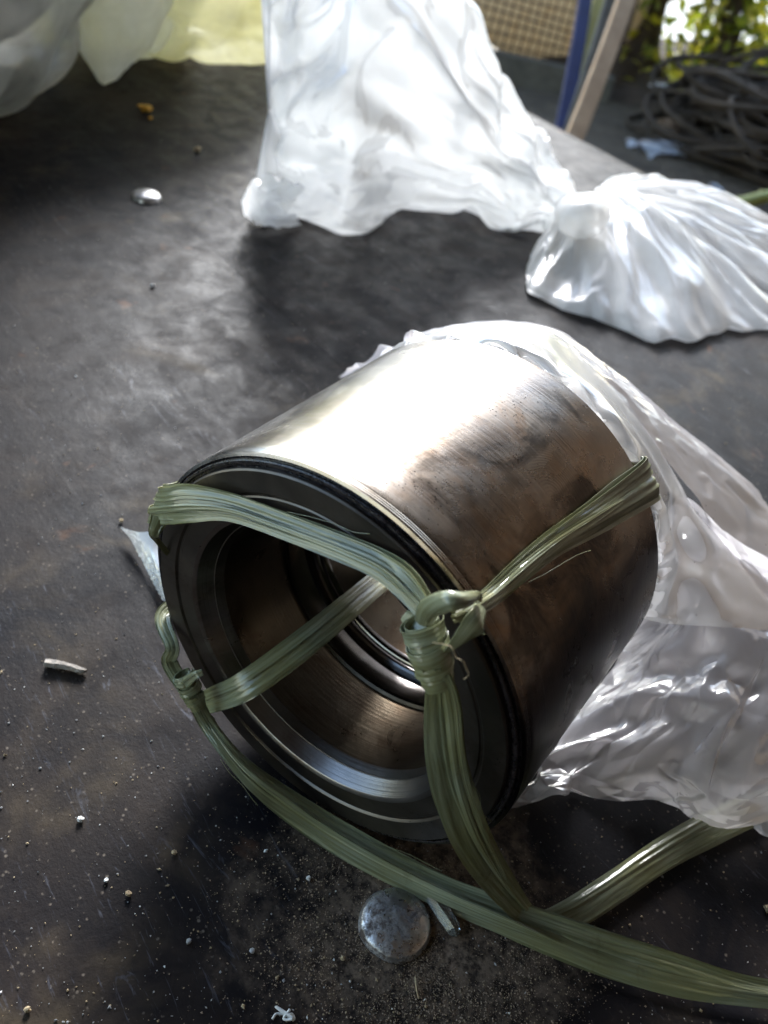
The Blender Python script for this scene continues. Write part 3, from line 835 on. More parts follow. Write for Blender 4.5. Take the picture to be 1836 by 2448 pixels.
# ================================================================== PLASTIC
def off_bushing(X):
    """keep film outside the steel"""
    d = X - FC; a = d @ AX; t = d @ NR; z = d[..., 2]
    r = np.sqrt(t * t + z * z)
    ins = (a > -.002) & (a < 1.335 * R + .0006) & (r < R * 1.012)
    side = ins & (1.335 * R - a > .004)
    k = np.where(side, R * 1.012 / np.maximum(r, 1e-6), 1.0)
    X = X + (k - 1)[..., None] * (NR * t[..., None] + ZU * z[..., None])
    back = ins & ~side
    return X + AX * np.where(back, 1.335 * R + .0006 - a, 0)[..., None]
def facet_field(nu, nv, lu, lv, size, seed, closed=False, stretch=1.0):
    """height field of flat triangular facets with sharp creases between them (a crumpled sheet);
    lu, lv = size of the sheet in metres, size = facet size, stretch > 1 lengthens facets along u"""
    r = np.random.default_rng(seed)
    su, sv = size * stretch, size
    W_, H_ = lv / sv, lu / su
    n = int(np.clip(W_ * H_ * 1.15, 12, 2600))
    p = np.stack([r.uniform(-.6, H_ + .6, n), r.uniform(0 if closed else -.6, W_ if closed else W_ + .6, n)], -1)
    h = r.uniform(-1, 1, n)
    cor = np.array([(-2, -2), (-2, W_ + 2), (H_ + 2, -2), (H_ + 2, W_ + 2)], float)
    if closed:
        p = np.concatenate([p, p + [0, W_], p - [0, W_]]); h = np.concatenate([h, h, h])
        k = (p[:, 1] > -2.5) & (p[:, 1] < W_ + 2.5); p, h = p[k], h[k]
        cor = np.array([(-2, -4), (-2, W_ + 4), (H_ + 2, -4), (H_ + 2, W_ + 4)], float)
    p = np.concatenate([p, cor]); h = np.concatenate([h, np.zeros(4)])
    res = delaunay_2d_cdt([Vector(a) for a in p], [], [], 0, 1e-7)
    ids = res[3]; P2 = np.array([tuple(a) for a in res[0]]); H2 = np.array([h[k[0]] if len(k) else 0.0 for k in ids])
    out = np.zeros((nu, nv))
    gu = H_ / (nu - 1); gv = W_ / (nv if closed else nv - 1)
    for t in res[2]:
        a, b, c = P2[t[0]], P2[t[1]], P2[t[2]]
        i0, i1 = int(max(np.floor(min(a[0], b[0], c[0]) / gu), 0)), int(min(np.ceil(max(a[0], b[0], c[0]) / gu), nu - 1))
        j0, j1 = int(max(np.floor(min(a[1], b[1], c[1]) / gv), 0)), int(min(np.ceil(max(a[1], b[1], c[1]) / gv), nv - 1))
        if i1 < i0 or j1 < j0: continue
        I, J = np.meshgrid(np.arange(i0, i1 + 1) * gu, np.arange(j0, j1 + 1) * gv, indexing='ij')
        det = (b[1] - c[1]) * (a[0] - c[0]) + (c[0] - b[0]) * (a[1] - c[1])
        if abs(det) < 1e-12: continue
        w0 = ((b[1] - c[1]) * (I - c[0]) + (c[0] - b[0]) * (J - c[1])) / det
        w1 = ((c[1] - a[1]) * (I - c[0]) + (a[0] - c[0]) * (J - c[1])) / det
        w2 = 1 - w0 - w1
        ins = (w0 >= -1e-6) & (w1 >= -1e-6) & (w2 >= -1e-6)
        sub = out[i0:i1 + 1, j0:j1 + 1]
        sub[ins] = (w0 * H2[t[0]] + w1 * H2[t[1]] + w2 * H2[t[2]])[ins]
    return out
def facet(X, fac, seed, closed=False, stretch=1.0):
    nu, nv = X.shape[:2]
    N = gridnormals(X, closed)
    lu = np.linalg.norm(np.diff(X, axis=0), axis=-1).sum(0).mean()
    lv = np.linalg.norm(np.diff(X, axis=1), axis=-1).sum(1).max()
    sc_, a_ = fac
    h = facet_field(nu, nv, lu, lv, sc_, seed + 1, closed, stretch) + .40 * facet_field(nu, nv, lu, lv, sc_ * .45, seed + 2, closed, stretch * 1.3)
    calm = np.clip(.65 + 1.3 * noise3(X / sc_ * .3 + seed), .2, 1.1)
    calm2 = np.clip(.35 + 1.8 * noise3(X / sc_ * .4 + seed + 9), 0, 1.0)
    h = h * calm + .18 * calm2 * facet_field(nu, nv, lu, lv, sc_ * .22, seed + 3, closed, stretch)
    return X + N * (a_ * h)[..., None]
def film(name, rows, nu, nv, mat, parent, amp, scale, seed, floor=.0006, excess=.10, iters=140, attract=.012, bend=.10, extra=None, hold=None, levels=None, fac=(.022, .0016), stretch=1.0):
    G = loft([np.asarray(r, float) for r in rows], nu, nv)
    if gridnormals(G)[..., 2].mean() < 0: G = G[:, ::-1]
    if levels:
        X = crinkle_levels(G, levels, attract, seed, amp, scale, floor=floor, extra=extra, hold=hold)
        X = facet(X, fac, seed, False, stretch)
        if floor is not None: X[..., 2] = np.maximum(X[..., 2], floor)
        if extra is not None: X = extra(X)
    else: X = crinkle(G, excess, iters, attract, bend, seed, amp, scale, floor=floor, extra=extra, hold=hold)
    return mesh_obj(name, X.reshape(-1, 3), gridfaces(nu, nv), mat, parent)

wrap = empty('clear_plastic_wrap', tuple(P(1500, 1500)))
tag(wrap, 'crumpled clear plastic bag lying under and behind the steel bushing', 'plastic bag')
def rim(ang, ds=.0, rr=1.0):
    a = rad(ang); return W(1.335 * R + ds, rr * R * math.cos(a), rr * R * math.sin(a))
angs = [150, 128, 108, 92, 74, 54, 36, 20, 8, -4]
row0 = [rim(a, .0008, .985) for a in angs]
row1 = [rim(a, .0022, 1.000) for a in angs]
row2 = [P(775, 800, .045), P(850, 752, .066), P(935, 720, .082), P(1060, 703, .090), P(1180, 722, .092), P(1290, 808, .084), P(1390, 925, .072), P(1480, 1045, .058), P(1570, 1170, .047), P(1700, 1360, .036)]
row3 = [P(760, 792, .030), P(845, 750, .052), P(930, 719, .070), P(1062, 697, .078), P(1190, 712, .080), P(1310, 790, .074), P(1430, 890, .060), P(1560, 1000, .046), P(1680, 1110, .034), P(1800, 1230, .024)]
row4 = [P(735, 810, .008), P(850, 770, .02), P(930, 745, .036), P(1060, 720, .05), P(1190, 732, .055), P(1310, 815, .048), P(1440, 915, .036), P(1570, 1020, .026), P(1690, 1130, .018), P(1830, 1260, .012)]
film('rear_sheet', [row0, row1, row2], 90, 230, M['hem_film'], wrap, .0022, .030, 3, floor=.0006, attract=.02, extra=off_bushing, levels=[(10, 24, .008, 100, .2)], fac=(.020, .0010), stretch=.6)
film('outer_fold', [row2, row3, row4], 80, 230, M['wrap_film'], wrap, .0026, .030, 8, attract=.015, levels=[(10, 24, .015, 120, .2)], fac=(.014, .0014), stretch=.6)
q0 = [P(1085, 1748, .0012), P(1160, 1728, .0022), P(1240, 1716, .0030), P(1330, 1728, .0028), P(1440, 1738, .0038), P(1500, 1763, .003), P(1580, 1772, .005), P(1720, 1738, .004)]
q1 = [P(1150, 1690, .002), P(1200, 1672, .004), P(1275, 1655, .007), P(1350, 1655, .010), P(1440, 1660, .0135), P(1520, 1680, .014), P(1600, 1690, .015), P(1730, 1670, .014)]
q2 = [P(1200, 1610, .002), P(1290, 1570, .007), P(1350, 1550, .012), P(1420, 1550, .017), P(1490, 1560, .021), P(1560, 1570, .023), P(1640, 1580, .023), P(1745, 1570, .022)]
q3 = [P(1290, 1490, .002), P(1380, 1450, .011), P(1430, 1430, .018), P(1490, 1430, .024), P(1550, 1440, .028), P(1620, 1450, .029), P(1690, 1460, .029), P(1760, 1450, .028)]
q4 = [P(1350, 1410, .004), P(1430, 1350, .020), P(1470, 1310, .029), P(1520, 1310, .034), P(1590, 1320, .036), P(1650, 1340, .035), P(1710, 1350, .034), P(1770, 1350, .033)]
q5 = [P(1395, 1310, .014), P(1445, 1240, .034), P(1470, 1200, .041), P(1520, 1200, .043), P(1590, 1230, .042), P(1650, 1260, .040), P(1710, 1280, .038), P(1780, 1290, .036)]
q6 = [P(1425, 1180, .040), P(1440, 1120, .049), P(1460, 1080, .055), P(1500, 1080, .055), P(1560, 1140, .050), P(1630, 1190, .046), P(1700, 1230, .042), P(1790, 1250, .038)]
film('crumpled_sheet', [q0, q1, q2, q3, q4, q5, q6], 300, 280, M['wrap_film'], wrap, .0060, .050, 21, attract=.006, extra=off_bushing, levels=[(16, 14, .045, 160, .2)], fac=(.015, .0026), stretch=1.0)
# corner that pokes out on the left
c0 = [P(258, 1138, .003), P(300, 1150, .006), P(345, 1146, .008), P(420, 1150, .006)]
c1 = [P(290, 1180, .0015), P(320, 1200, .004), P(350, 1195, .006), P(420, 1200, .005)]
c2 = [P(352, 1300, .001), P(362, 1304, .003), P(372, 1306, .004), P(430, 1310, .004)]
film('left_corner', [c0, c1, c2], 50, 50, M['corner_film'], wrap, .001, .012, 41, excess=.04, iters=80)
film('right_scrap', [[P(1610, 1775, .002), P(1660, 1770, .004), P(1720, 1770, .003)], [P(1640, 1800, .001), P(1680, 1815, .003), P(1730, 1830, .002)]], 40, 50, M['wrap_film'], wrap, .002, .012, 44, iters=80)

# ---- filled bags
def bag(name, label, sections, mat, filling, nu=150, nv=200, amp=.004, scale=.04, seed=0, fold=.06, shrink=.9, ear=0.0, nfold=9, parts=None, body='film_body', excess=.10, iters=120, attract=.010, bend=.12, levels=None, fac=(.05, .0055), stretch=1.3):
    """sections: (centre, half axis a (3), half axis b (3), exponent) from neck to end"""
    root = empty(name, tuple(np.array(sections[-2][0]) * [1, 1, 0]))
    tag(root, label, 'plastic bag')
    ctl = np.array([np.concatenate([c, a, b, [e]]) for c, a, b, e in sections], float)
    S = crm(ctl, nu)
    th = np.linspace(0, 2 * np.pi, nv, endpoint=False)
    u = np.linspace(0, 1, nu)
    def build(sh, wr):
        G = np.zeros((nu, nv, 3))
        for i in range(nu):
            c, a, b, e = S[i, :3], S[i, 3:6], S[i, 6:9], max(S[i, 9], .4)
            ca = np.sign(np.cos(th)) * np.abs(np.cos(th)) ** e; sa = np.sign(np.sin(th)) * np.abs(np.sin(th)) ** e
            rr = np.ones(nv)
            if wr:
                q = np.stack([np.cos(th) * nfold * .5, np.sin(th) * nfold * .5, np.full(nv, u[i] * .5 + seed)], -1)
                q2 = np.stack([np.cos(th) * nfold, np.sin(th) * nfold, np.full(nv, u[i] * .7 + seed + 7)], -1)
                rr = 1 + fold * (1.0 - .8 * u[i]) * (1 - 2.2 * np.abs(noise3(q)) * 1.4 + .9 * (.5 - 2 * np.abs(noise3(q2))))
            G[i] = c + sh * (a[None] * (ca * rr)[:, None] + b[None] * (sa * rr)[:, None])
        return G
    G = build(1.0, True)
    if ear:
        zet = (G[..., 2] - G[..., 2].min(1, keepdims=True)) / (np.ptp(G[..., 2], axis=1)[:, None] + 1e-9) * 2 - 1
        k_ = np.clip((u - .72) / .28, 0, 1)[:, None] ** 1.5
        dirv = S[-1, :3] - S[-4, :3]; dirv[2] = 0; dirv /= np.linalg.norm(dirv)
        G = G + dirv * (ear * k_ * np.abs(zet) ** 2.2)[..., None]
    N = gridnormals(G, True)
    cen = S[:, None, :3]
    if ((G - cen) * N).sum() < 0: N = -N
    lump = noise3(G * 13 + seed) * .016 + noise3(G * 28 + seed + 4) * .007
    G = G + N * (lump * np.clip(u * 3, 0, 1)[:, None])[..., None]
    hold = np.zeros((nu, nv)); hold[:4] = .5
    if levels:
        G = crinkle_levels(G, levels, attract, seed, amp, scale, closed=True, floor=.0008, hold=hold)
        G = facet(G, fac, seed, True, stretch); G[..., 2] = np.maximum(G[..., 2], .0008)
    else: G = crinkle(G, excess, iters, attract, bend, seed, amp, scale, closed=True, floor=.0008, hold=hold)
    V = G.reshape(-1, 3); f = gridfaces(nu, nv, True)
    n0 = len(V); V = np.concatenate([V, G[0].mean(0)[None], G[-1].mean(0)[None]])
    f += [(j, n0, (j + 1) % nv) for j in range(nv)] + [((nu - 1) * nv + j, (nu - 1) * nv + (j + 1) % nv, n0 + 1) for j in range(nv)]
    mesh_obj(body, V, f, mat, root)
    if filling:
        a_, b_ = int(nu * .12), int(nu * .9)
        G2 = build(shrink, False)[a_:b_:2, ::2]
        G2 = G2 + gridnormals(G2, True) * (noise3(G2 * 22 + seed) * .006)[..., None]
        G2[..., 2] = np.maximum(G2[..., 2], .003)
        k, q = G2.shape[:2]
        V = np.concatenate([G2.reshape(-1, 3), G2[0].mean(0)[None], G2[-1].mean(0)[None]])
        f = gridfaces(k, q, True) + [(j, k * q, (j + 1) % q) for j in range(q)] + [((k - 1) * q + j, (k - 1) * q + (j + 1) % q, k * q + 1) for j in range(q)]
        mesh_obj('contents', V, f, filling, root)
    return root

# the large white tied bag
KN = P(1240, 452, .016)
bl = P(565, 470, 0.0); bl[2] = 0
bdir = (bl - KN) * [1, 1, 0]; BL = np.linalg.norm(bdir); bdir /= BL
e_ = np.array([-bdir[1], bdir[0], 0])
if e_[1] < 0: e_ = -e_
def sec(u, front, h, dep, ex, zb=0.001, lean=.0):
    """section at u along the bag: near bottom line at 'front' metres behind the contact line, height h, depth dep"""
    c = KN * [1, 1, 0] + bdir * BL * u + e_ * (front + dep) + ZU * (zb + h / 2)
    return (c, e_ * dep + ZU * 0, ZU * h / 2 + e_ * lean + bdir * 0, ex)
white_bag = bag('tied_white_bag', 'large puffed white plastic bag with a knotted neck, behind the bushing', [
    sec(.0, -.004, .012, .005, 1, .010), sec(.05, -.008, .030, .013, 1, .006), sec(.16, .002, .048, .026, 1, .002, .010), sec(.32, .010, .080, .042, .95, -.002, .014), sec(.50, .012, .124, .054, .92, -.004, .018),
    sec(.66, .006, .162, .060, .9, -.006, .024), sec(.78, -.006, .152, .050, .9, -.006, .030), sec(.88, .002, .122, .032, .95, -.003, .022), sec(.94, .006, .108, .014, 1, .0, .016), sec(.98, .010, .100, .003, 1, .001, .012)],
    M['bag_film'], None, nu=230, nv=300, amp=.0050, scale=.08, seed=2, fold=.10, ear=.012, nfold=9, attract=.006, levels=[(22, 30, .035, 110, .2)], fac=(.024, .0044), stretch=2.0)
film('lower_ear', [[P(660, 395, .050), P(620, 385, .048), P(580, 370, .046)], [P(640, 440, .026), P(585, 420, .028), P(545, 395, .030)], [P(640, 478, .006), P(580, 470, .010), P(528, 430, .018)], [P(650, 487, .0015), P(590, 492, .002), P(530, 465, .006)]], 80, 80, M['bag_film'], white_bag, .004, .03, 12, attract=.008, levels=[(10, 10, .08, 100, .2)], fac=(.018, .0028))
# neck knot and the flared open end to the right
kq = P(1258, 462, .014)
v, f = tube(arclen([P(1226, 440, .014), P(1238, 468, .025), P(1262, 476, .029), P(1284, 462, .025), P(1280, 440, .016), P(1250, 436, .010)], 40), np.interp(np.linspace(0, 1, 40), [0, .2, .6, 1], [.004, .0095, .0095, .005]), 20)
v = v + crumple(v, .012, 5)[:, None] * .0018 * (v - v.mean(0)) / np.linalg.norm(v - v.mean(0), axis=1)[:, None]
mesh_obj('knot', v, f, M['tail_film'], white_bag)
kn2 = P(1262, 478, 0.0)
tail_out = [(1180, 520), (1145, 560), (1140, 640), (1200, 668), (1290, 702), (1380, 728), (1470, 748), (1560, 730), (1660, 706), (1760, 640), (1790, 560), (1700, 500), (1560, 455), (1480, 428), (1430, 406), (1350, 412), (1292, 438)]
out = arclen([np.concatenate([P(x, y, 0)[:2], [0]]) for x, y in tail_out], 300)
nr_, nt_ = 110, 300
rr = np.linspace(0.03, 1, nr_)
G = np.zeros((nr_, nt_, 3)); tt = np.linspace(0, 1, nt_)
for i, r_ in enumerate(rr):
    base = kn2 * (1 - r_) + out * r_
    hh = .020 * (np.sin(np.pi * min(r_ ** .6, 1)) ** .8) + .007 * (1 - r_) ** 2
    hgt = hh * (.62 + .55 * noise3(np.stack([tt * 4.2, np.full(nt_, r_ * .8), np.full(nt_, 9.1)], -1)) + .35 * np.sin(np.pi * tt))
    tw = tt + .03 * noise3(np.stack([tt * 5, np.full(nt_, r_ * 3), np.full(nt_, 1.7)], -1))
    q = np.stack([tw * 12, np.full(nt_, r_ * 1.4), np.full(nt_, 2.2)], -1); q2 = np.stack([tw * 34, np.full(nt_, r_ * 2.0), np.full(nt_, 5.2)], -1)
    fold_ = (.5 - 2.0 * np.abs(noise3(q))) * .015 + (.4 - 2 * np.abs(noise3(q2))) * .008
    G[i] = base; G[i, :, 2] = hgt + fold_ * r_ ** .6 * (1.05 - .75 * r_) + .0015
    G[i, :, :2] += ((out - kn2)[:, :2] * (noise3(q2 + 3) * .09 * r_ ** 3 + noise3(q * 5 + 3) * .035 * r_ ** 4)[:, None])
N = gridnormals(G); N = N * np.sign(N[..., 2:3] + 1e-9)
hold = np.zeros((nr_, nt_)); hold[:3] = .5
G = facet(G, (.015, .0028), 9, False, 2.2); G[..., 2] = np.maximum(G[..., 2], .0008)
mesh_obj('flared_end', G.reshape(-1, 3), gridfaces(nr_, nt_), M['tail_film'], white_bag)
G2 = G[::2, ::2].copy(); G2[..., 2] = np.maximum(G2[..., 2] * .35, .0006)
mesh_obj('flared_end', G2.reshape(-1, 3), gridfaces(*G2.shape[:2]), M['tail_film'], white_bag)

# three bags along the far left
def blob_sections(p0, p1, h, dep, back, side=1, ex=.85, zb=.001, prof=(.15, .6, .92, 1, .95, .7, .2)):
    d = p1 - p0; d[2] = 0; n = np.array([-d[1], d[0], 0]); n /= np.linalg.norm(n)
    n = n * side
    out_ = []
    for i, q in enumerate(prof):
        u = i / (len(prof) - 1)
        c = p0 + d * u + n * (back + dep) + ZU * (zb + h * (.35 + .65 * q) / 2)
        out_.append((c, n * dep * q, ZU * h * (.35 + .65 * q) / 2, ex))
    return out_
bag('grey_plastic_bag', 'murky grey-green filled plastic bag at the upper left corner', blob_sections(np.array([-.256, .30, 0]), np.array([-.240, .64, 0]), .19, .10, -.022, ex=1.0, prof=(.25, .7, .95, 1, .95, .8, .3)), M['grey_bag_film'], M['grey_filling'], shrink=.8, nu=110, nv=150, levels=[(20, 30, .06, 90, .2)], amp=.006, scale=.08, seed=31, fold=.03)
bag('yellow_plastic_bag', 'pale yellow filled plastic bag between the white pointed bag and the white tied bag', blob_sections(np.array([-.272, .615, 0]), np.array([-.115, .745, 0]), .17, .07, -.010, ex=.85, prof=(.5, .8, .95, 1, .95, .8, .4)), M['yellow_bag_film'], None, nu=110, nv=150, levels=[(20, 30, .06, 90, .2)], amp=.006, scale=.08, seed=37, fold=.03)
# the white one comes forward to a point
bag('white_plastic_bag', 'bluish white plastic bag pointing forward between the grey bag and the yellow bag', blob_sections(np.array([-.240, .600, 0]), np.array([-.275, .77, 0]), .20, .062, -.062, ex=1.0, prof=(.22, .5, .75, .95, 1.0, .8, .4)), M['white_bag_film'], None, nu=110, nv=150, levels=[(20, 30, .06, 90, .2)], amp=.006, scale=.08, seed=43, fold=.03)

# ================================================================== SMALL THINGS ON THE TABLE
def dome_bolt(px, py, label, r=.0084, h=.0036, seed=0):
    p = P(px, py, .002)
    root = empty('dome_head_bolt', (p[0], p[1], 0)); tag(root, label, 'bolt', 'dome head bolts through the table')
    n, k = 64, 16
    th = np.linspace(0, 2 * np.pi, n, endpoint=False)
    V = []
    prof = [(1.0, -.15), (1.0, .10), (.985, .22), (.95, .36)] + [(math.cos(a) * .97, .28 + .72 * math.sin(a)) for a in np.linspace(.22, 1.5, 12)]
    for rr_, zz in prof:
        q = np.stack([np.cos(th) * rr_ * r, np.sin(th) * rr_ * r, np.full(n, zz * h)], -1)
        V.append(q)
    V = np.array(V)
    V = V + (noise3(V * 420 + seed) * .00028)[..., None] * np.array([0, 0, 1]) + (noise3(V * 170 + seed + 5) * .00035)[..., None] * np.array([1, 1, .3])
    V = V.reshape(-1, 3) + np.array([p[0], p[1], 0])
    f = gridfaces(len(prof), n, True) + [tuple(range((len(prof) - 1) * n, len(prof) * n))]
    mesh_obj('dome_head', V, f, M['bolt'], root)
dome_bolt(856, 1990, 'large domed bolt head with flaking silver finish, in front of the bushing', seed=1)
dome_bolt(316, 420, 'small-looking shiny domed bolt head beside the white tied bag, far left on the table', r=.0078, seed=9)

def rock(name, p, size, mat, label=None, cat=None, seed=0, flat=.7, stretch=(1, 1, 1), parent=None):
    n, k = 7, 5
    V = []
    for i in range(k + 1):
        a = math.pi * i / k
        for j in range(n):
            b = 2 * math.pi * j / n
            V.append((math.sin(a) * math.cos(b), math.sin(a) * math.sin(b), math.cos(a)))
    V = np.array(V)
    V = V * (1 + .9 * noise3(V * 1.6 + seed * 3.7))[:, None] * np.array(stretch) * [1, 1, flat] * size
    V[:, 2] -= V[:, 2].min()
    o = mesh_obj(name, V + np.asarray(p), gridfaces(k + 1, n, True), mat, smooth=False)
    if label: tag(o, label, cat)
    return o
# twig
a, b = P(97, 1432, .0012), P(186, 1450, .0012)
pth = arclen([a, a * .6 + b * .4 + [0, .0003, .0001], b], 24)
v, f = tube(pth, np.interp(np.linspace(0, 1, 24), [0, .1, .4, .9, 1], [.0011, .0012, .0011, .0010, .0006]), 6)
v += np.stack([noise3(v * 700), noise3(v * 700 + 9), noise3(v * 700 + 5)], -1) * .0004
tag(mesh_obj('twig', v, f, M['twig_bark'], smooth=False), 'short grey broken twig lying on the table left of the bushing', 'twig')
# orange flake and its crumb
tag(rock('orange_flake', P(314, 241, 0), .0042, M['orange_flake'], seed=2, flat=.5, stretch=(1.1, 1, 1)), 'bright orange flake on the table below the white bag', 'flake')
tag(rock('orange_crumb', P(325, 258, 0), .0016, M['orange_flake'], seed=4, flat=.6), 'tiny orange crumb just beside the bright orange flake', 'crumb')
tag(rock('tan_crumb', P(428, 328, 0), .0022, M['tan_crumb'], seed=5, flat=.6), 'small yellowish crumb left of the white tied bag', 'crumb')
# clear shard beside the bolt
sp = [P(922, 1915 + 5, .0015), P(950, 1962, .0024), P(975, 1998, .0022), P(985, 2020, .001)]
v, f = tube(arclen(sp, 14), np.interp(np.linspace(0, 1, 14), [0, .15, .6, .9, 1], [.0008, .0017, .0019, .0017, .0008]), 5)
v[:, 2] = np.maximum(v[:, 2], .0003)
tag(mesh_obj('plastic_shard', v, f, M['shard'], smooth=False), 'clear plastic splinter beside the large domed bolt head', 'shard')
# straw under the bolt
v, f = tube(arclen([P(897, 2110, .0006), P(900, 2135, .001), P(905, 2158, .0005)], 12), .00022, 6)
tag(mesh_obj('straw_bit', v, f, M['tan_crumb']), 'thin pale straw bit poking out below the large bolt head', 'straw')
# lint at the bottom
lp = P(622, 2198, .0008)
pts = [lp + RNG.normal(size=3) * [.0016, .0010, .0006] for _ in range(9)]
v, f = tube(arclen(pts, 90), .00028, 6); v[:, 2] = np.maximum(v[:, 2], .0002)
tag(mesh_obj('white_lint', v, f, M['white_chip']), 'tuft of white lint at the bottom edge', 'lint')
chips = [(175, 1772, .0012, 'white_chip', 'brightest white chip on the table, lower left', 3), (230, 1903, .0009, 'white_chip', 'narrow white chip standing above a tan crumb, lower left', 5),
         (278, 1933, .0013, 'tan_crumb', 'tan crumb right of the narrow white chip, lower left', 7), (666, 1898, .0009, 'white_chip', 'small white chip left of the long string, above the bolt', 8),
         (376, 1843, .0010, 'tan_crumb', 'orange-tan crumb midway between the brightest white chip and the bushing', 10), (262, 1128, .0013, 'tan_crumb', 'pale crumb beside the plastic corner left of the bushing', 11),
         (60, 2182, .0011, 'tan_crumb', 'tan crumb in the bottom left corner of the table', 12), (408, 2035, .0010, 'grey_crumb', 'grey crumb left of the large bolt head', 13),
         (545, 2055, .0010, 'grey_crumb', 'small grey crumb closest to the left of the large bolt head', 14), (740, 2072, .0009, 'tan_crumb', 'tan crumb touching the left of the sandy patch', 15),
         (1655, 1965, .0016, 'tan_crumb', 'tan crumb at the right edge beneath the trailing string', 16), (1290, 1925, .0006, 'white_chip', 'tiny white speck inside the bend of the trailing string', 17),
         (330, 620, .0016, 'grey_crumb', 'grey crumb on the dull sheen below the far bolt', 18)]
for x, y, s_, mt, lb, sd_ in chips:
    rock(mt, P(x, y, 0), s_ * .62, M[mt], lb, 'crumb' if 'crumb' in mt else 'chip', sd_)

# grit and sand: uncountable
def grit(name, pts, sizes, mats, label):
    V, Fc, mi = [], [], []
    base = np.array([(1, 0, 0), (-1, 0, 0), (0, 1, 0), (0, -1, 0), (0, 0, 1), (0, 0, -1)], float)
    fcs = [(0, 2, 4), (2, 1, 4), (1, 3, 4), (3, 0, 4), (2, 0, 5), (1, 2, 5), (3, 1, 5), (0, 3, 5)]
    for i, (p, s_) in enumerate(zip(pts, sizes)):
        q = base * (1 + RNG.uniform(-.45, .45, size=(6, 1))) * s_ * np.array([1, RNG.uniform(.5, 1), .6])
        a_ = RNG.uniform(0, 6.28); c_, s2 = math.cos(a_), math.sin(a_)
        q = np.stack([q[:, 0] * c_ - q[:, 1] * s2, q[:, 0] * s2 + q[:, 1] * c_, q[:, 2]], -1)
        V.append(q + p + [0, 0, s_ * .3])
        Fc += [tuple(k + 6 * i for k in t) for t in fcs]
        mi += [int(RNG.choice(len(mats), p=[.52, .38, .10][:len(mats)] if len(mats) == 3 else None))] * 8
    o = mesh_obj(name, np.concatenate(V), Fc, mats, smooth=False)
    o.data.polygons.foreach_set('material_index', mi)
    tag(o, label, 'grit', kind='stuff')
pts, sz = [], []
while len(pts) < 2600:
    x, y = RNG.uniform(-60, 1720), 2260 - 2060 * RNG.uniform() ** 1.5
    p = P(x, y, 0)
    if OFF(p) > e_edge - .01: continue
    if noise3(np.array([[p[0] * 22, p[1] * 22, .3]]))[0] < RNG.uniform(-.55, .25): continue
    l = p - FC
    if -.01 < l @ AX < .07 and abs(l @ NR) < .01: continue
    pts.append(p); sz.append(.00010 + .00026 * RNG.uniform() ** 3 + (.0003 if RNG.uniform() < .03 else 0))
grit('grit', pts, sz, [M['tan_crumb'], M['grey_crumb'], M['white_chip']], 'scattered pale specks of grit all over the dark table')
pts, sz = [], []
bc = P(900, 2010, 0)
mat_simple('brown_sand', (.22, .16, .11), (.40, .30, .21), 300, .9)
mat_simple('dark_sand', (.03, .022, .017), (.07, .05, .036), 300, .9)
dd = RNG.normal(size=(60000, 2)) * [.0195, .0125] + [-.001, -.005]
cand = bc + np.concatenate([dd, np.zeros((60000, 1))], 1)
keep = noise3(np.concatenate([cand[:, :2] * 120, np.full((60000, 1), 1.3)], 1)) > RNG.uniform(-.4, .3, size=60000)
pts = list(cand[keep][:17000])
sz = list(.00007 + .00020 * RNG.uniform(size=len(pts)) ** 2.5)
grit('sand', pts, sz, [M['brown_sand'], M['dark_sand'], M['tan_crumb']], 'patch of brown sandy dirt around the large domed bolt head')

# ================================================================== BEHIND THE TABLE
def plank_between(name, a, b, wdt, thk, mat, label, cat):
    a, b = np.asarray(a), np.asarray(b)
    t = b - a; L = np.linalg.norm(t); t /= L
    s = np.cross(t, [0, 1, 0]); s /= np.linalg.norm(s); n = np.cross(s, t)
    prof = [(-1, -.86), (-.86, -1), (.86, -1), (1, -.86), (1, .86), (.86, 1), (-.86, 1), (-1, .86)]
    V, k = [], 12
    for i in range(k):
        c = a + t * L * i / (k - 1) + s * .002 * math.sin(i * 1.3)
        V += [c + s * x * wdt / 2 + n * y_ * thk / 2 for x, y_ in prof]
    f = gridfaces(k, 8, True) + [tuple(range(8)), tuple(range((k - 1) * 8, k * 8))]
    return tag(mesh_obj(name, V, f, mat, sharp=25), label, cat)
def stick(name, p_lo, p_hi, y_lo, y_hi, wpx, mat, label, thk=.018):
    a, b = Y(*p_lo, y_lo), Y(*p_hi, y_hi)
    d = (b - a) / np.linalg.norm(b - a)
    lo = a + d * ((GZ + .01 - a[2]) / d[2]); hi = b + d * .8
    plank_between(name, lo, hi, wpx * KPX / FPX * (y_lo / math.cos(.3)), thk, mat, label, 'stick')
stick('blue_stick', (1224, 220), (1264, 0), 1.75, 1.95, 26, M['blue_paint'], 'dark blue painted stick, leftmost of the leaning sticks')
stick('yellow_stick', (1245, 200), (1300, 0), 1.80, 2.00, 36, M['yellow_paint'], 'faded yellow stick leaning next to the blue one')
stick('grey_stick', (1243, 250), (1322, 0), 1.72, 1.92, 30, M['grey_timber'], 'weathered grey stick between the yellow and the brown ones')
stick('brown_stick', (1247, 278), (1352, 0), 1.62, 1.85, 34, M['brown_timber'], 'pale brown wooden stick, rightmost of the leaning sticks')
# dark trunk right of the sticks
tp_ = arclen([Y(1345, 330, 3.0) * [1, 1, 0] + [0, 0, GZ - .02], Y(1375, 150, 3.0), Y(1400, 0, 3.05), Y(1400, -60, 3.05) + [.05, 0, .9]], 30)
v, f = tube(tp_, np.interp(np.linspace(0, 1, 30), [0, .2, 1], [.085, .06, .045]), 14)
v += noise3(v * 14)[:, None] * .02
tree = empty('small_tree', tuple(tp_[0])); tag(tree, 'dark slender tree trunk just right of the leaning sticks', 'tree')
mesh_obj('trunk', v, f, M['dark_bark'], tree)

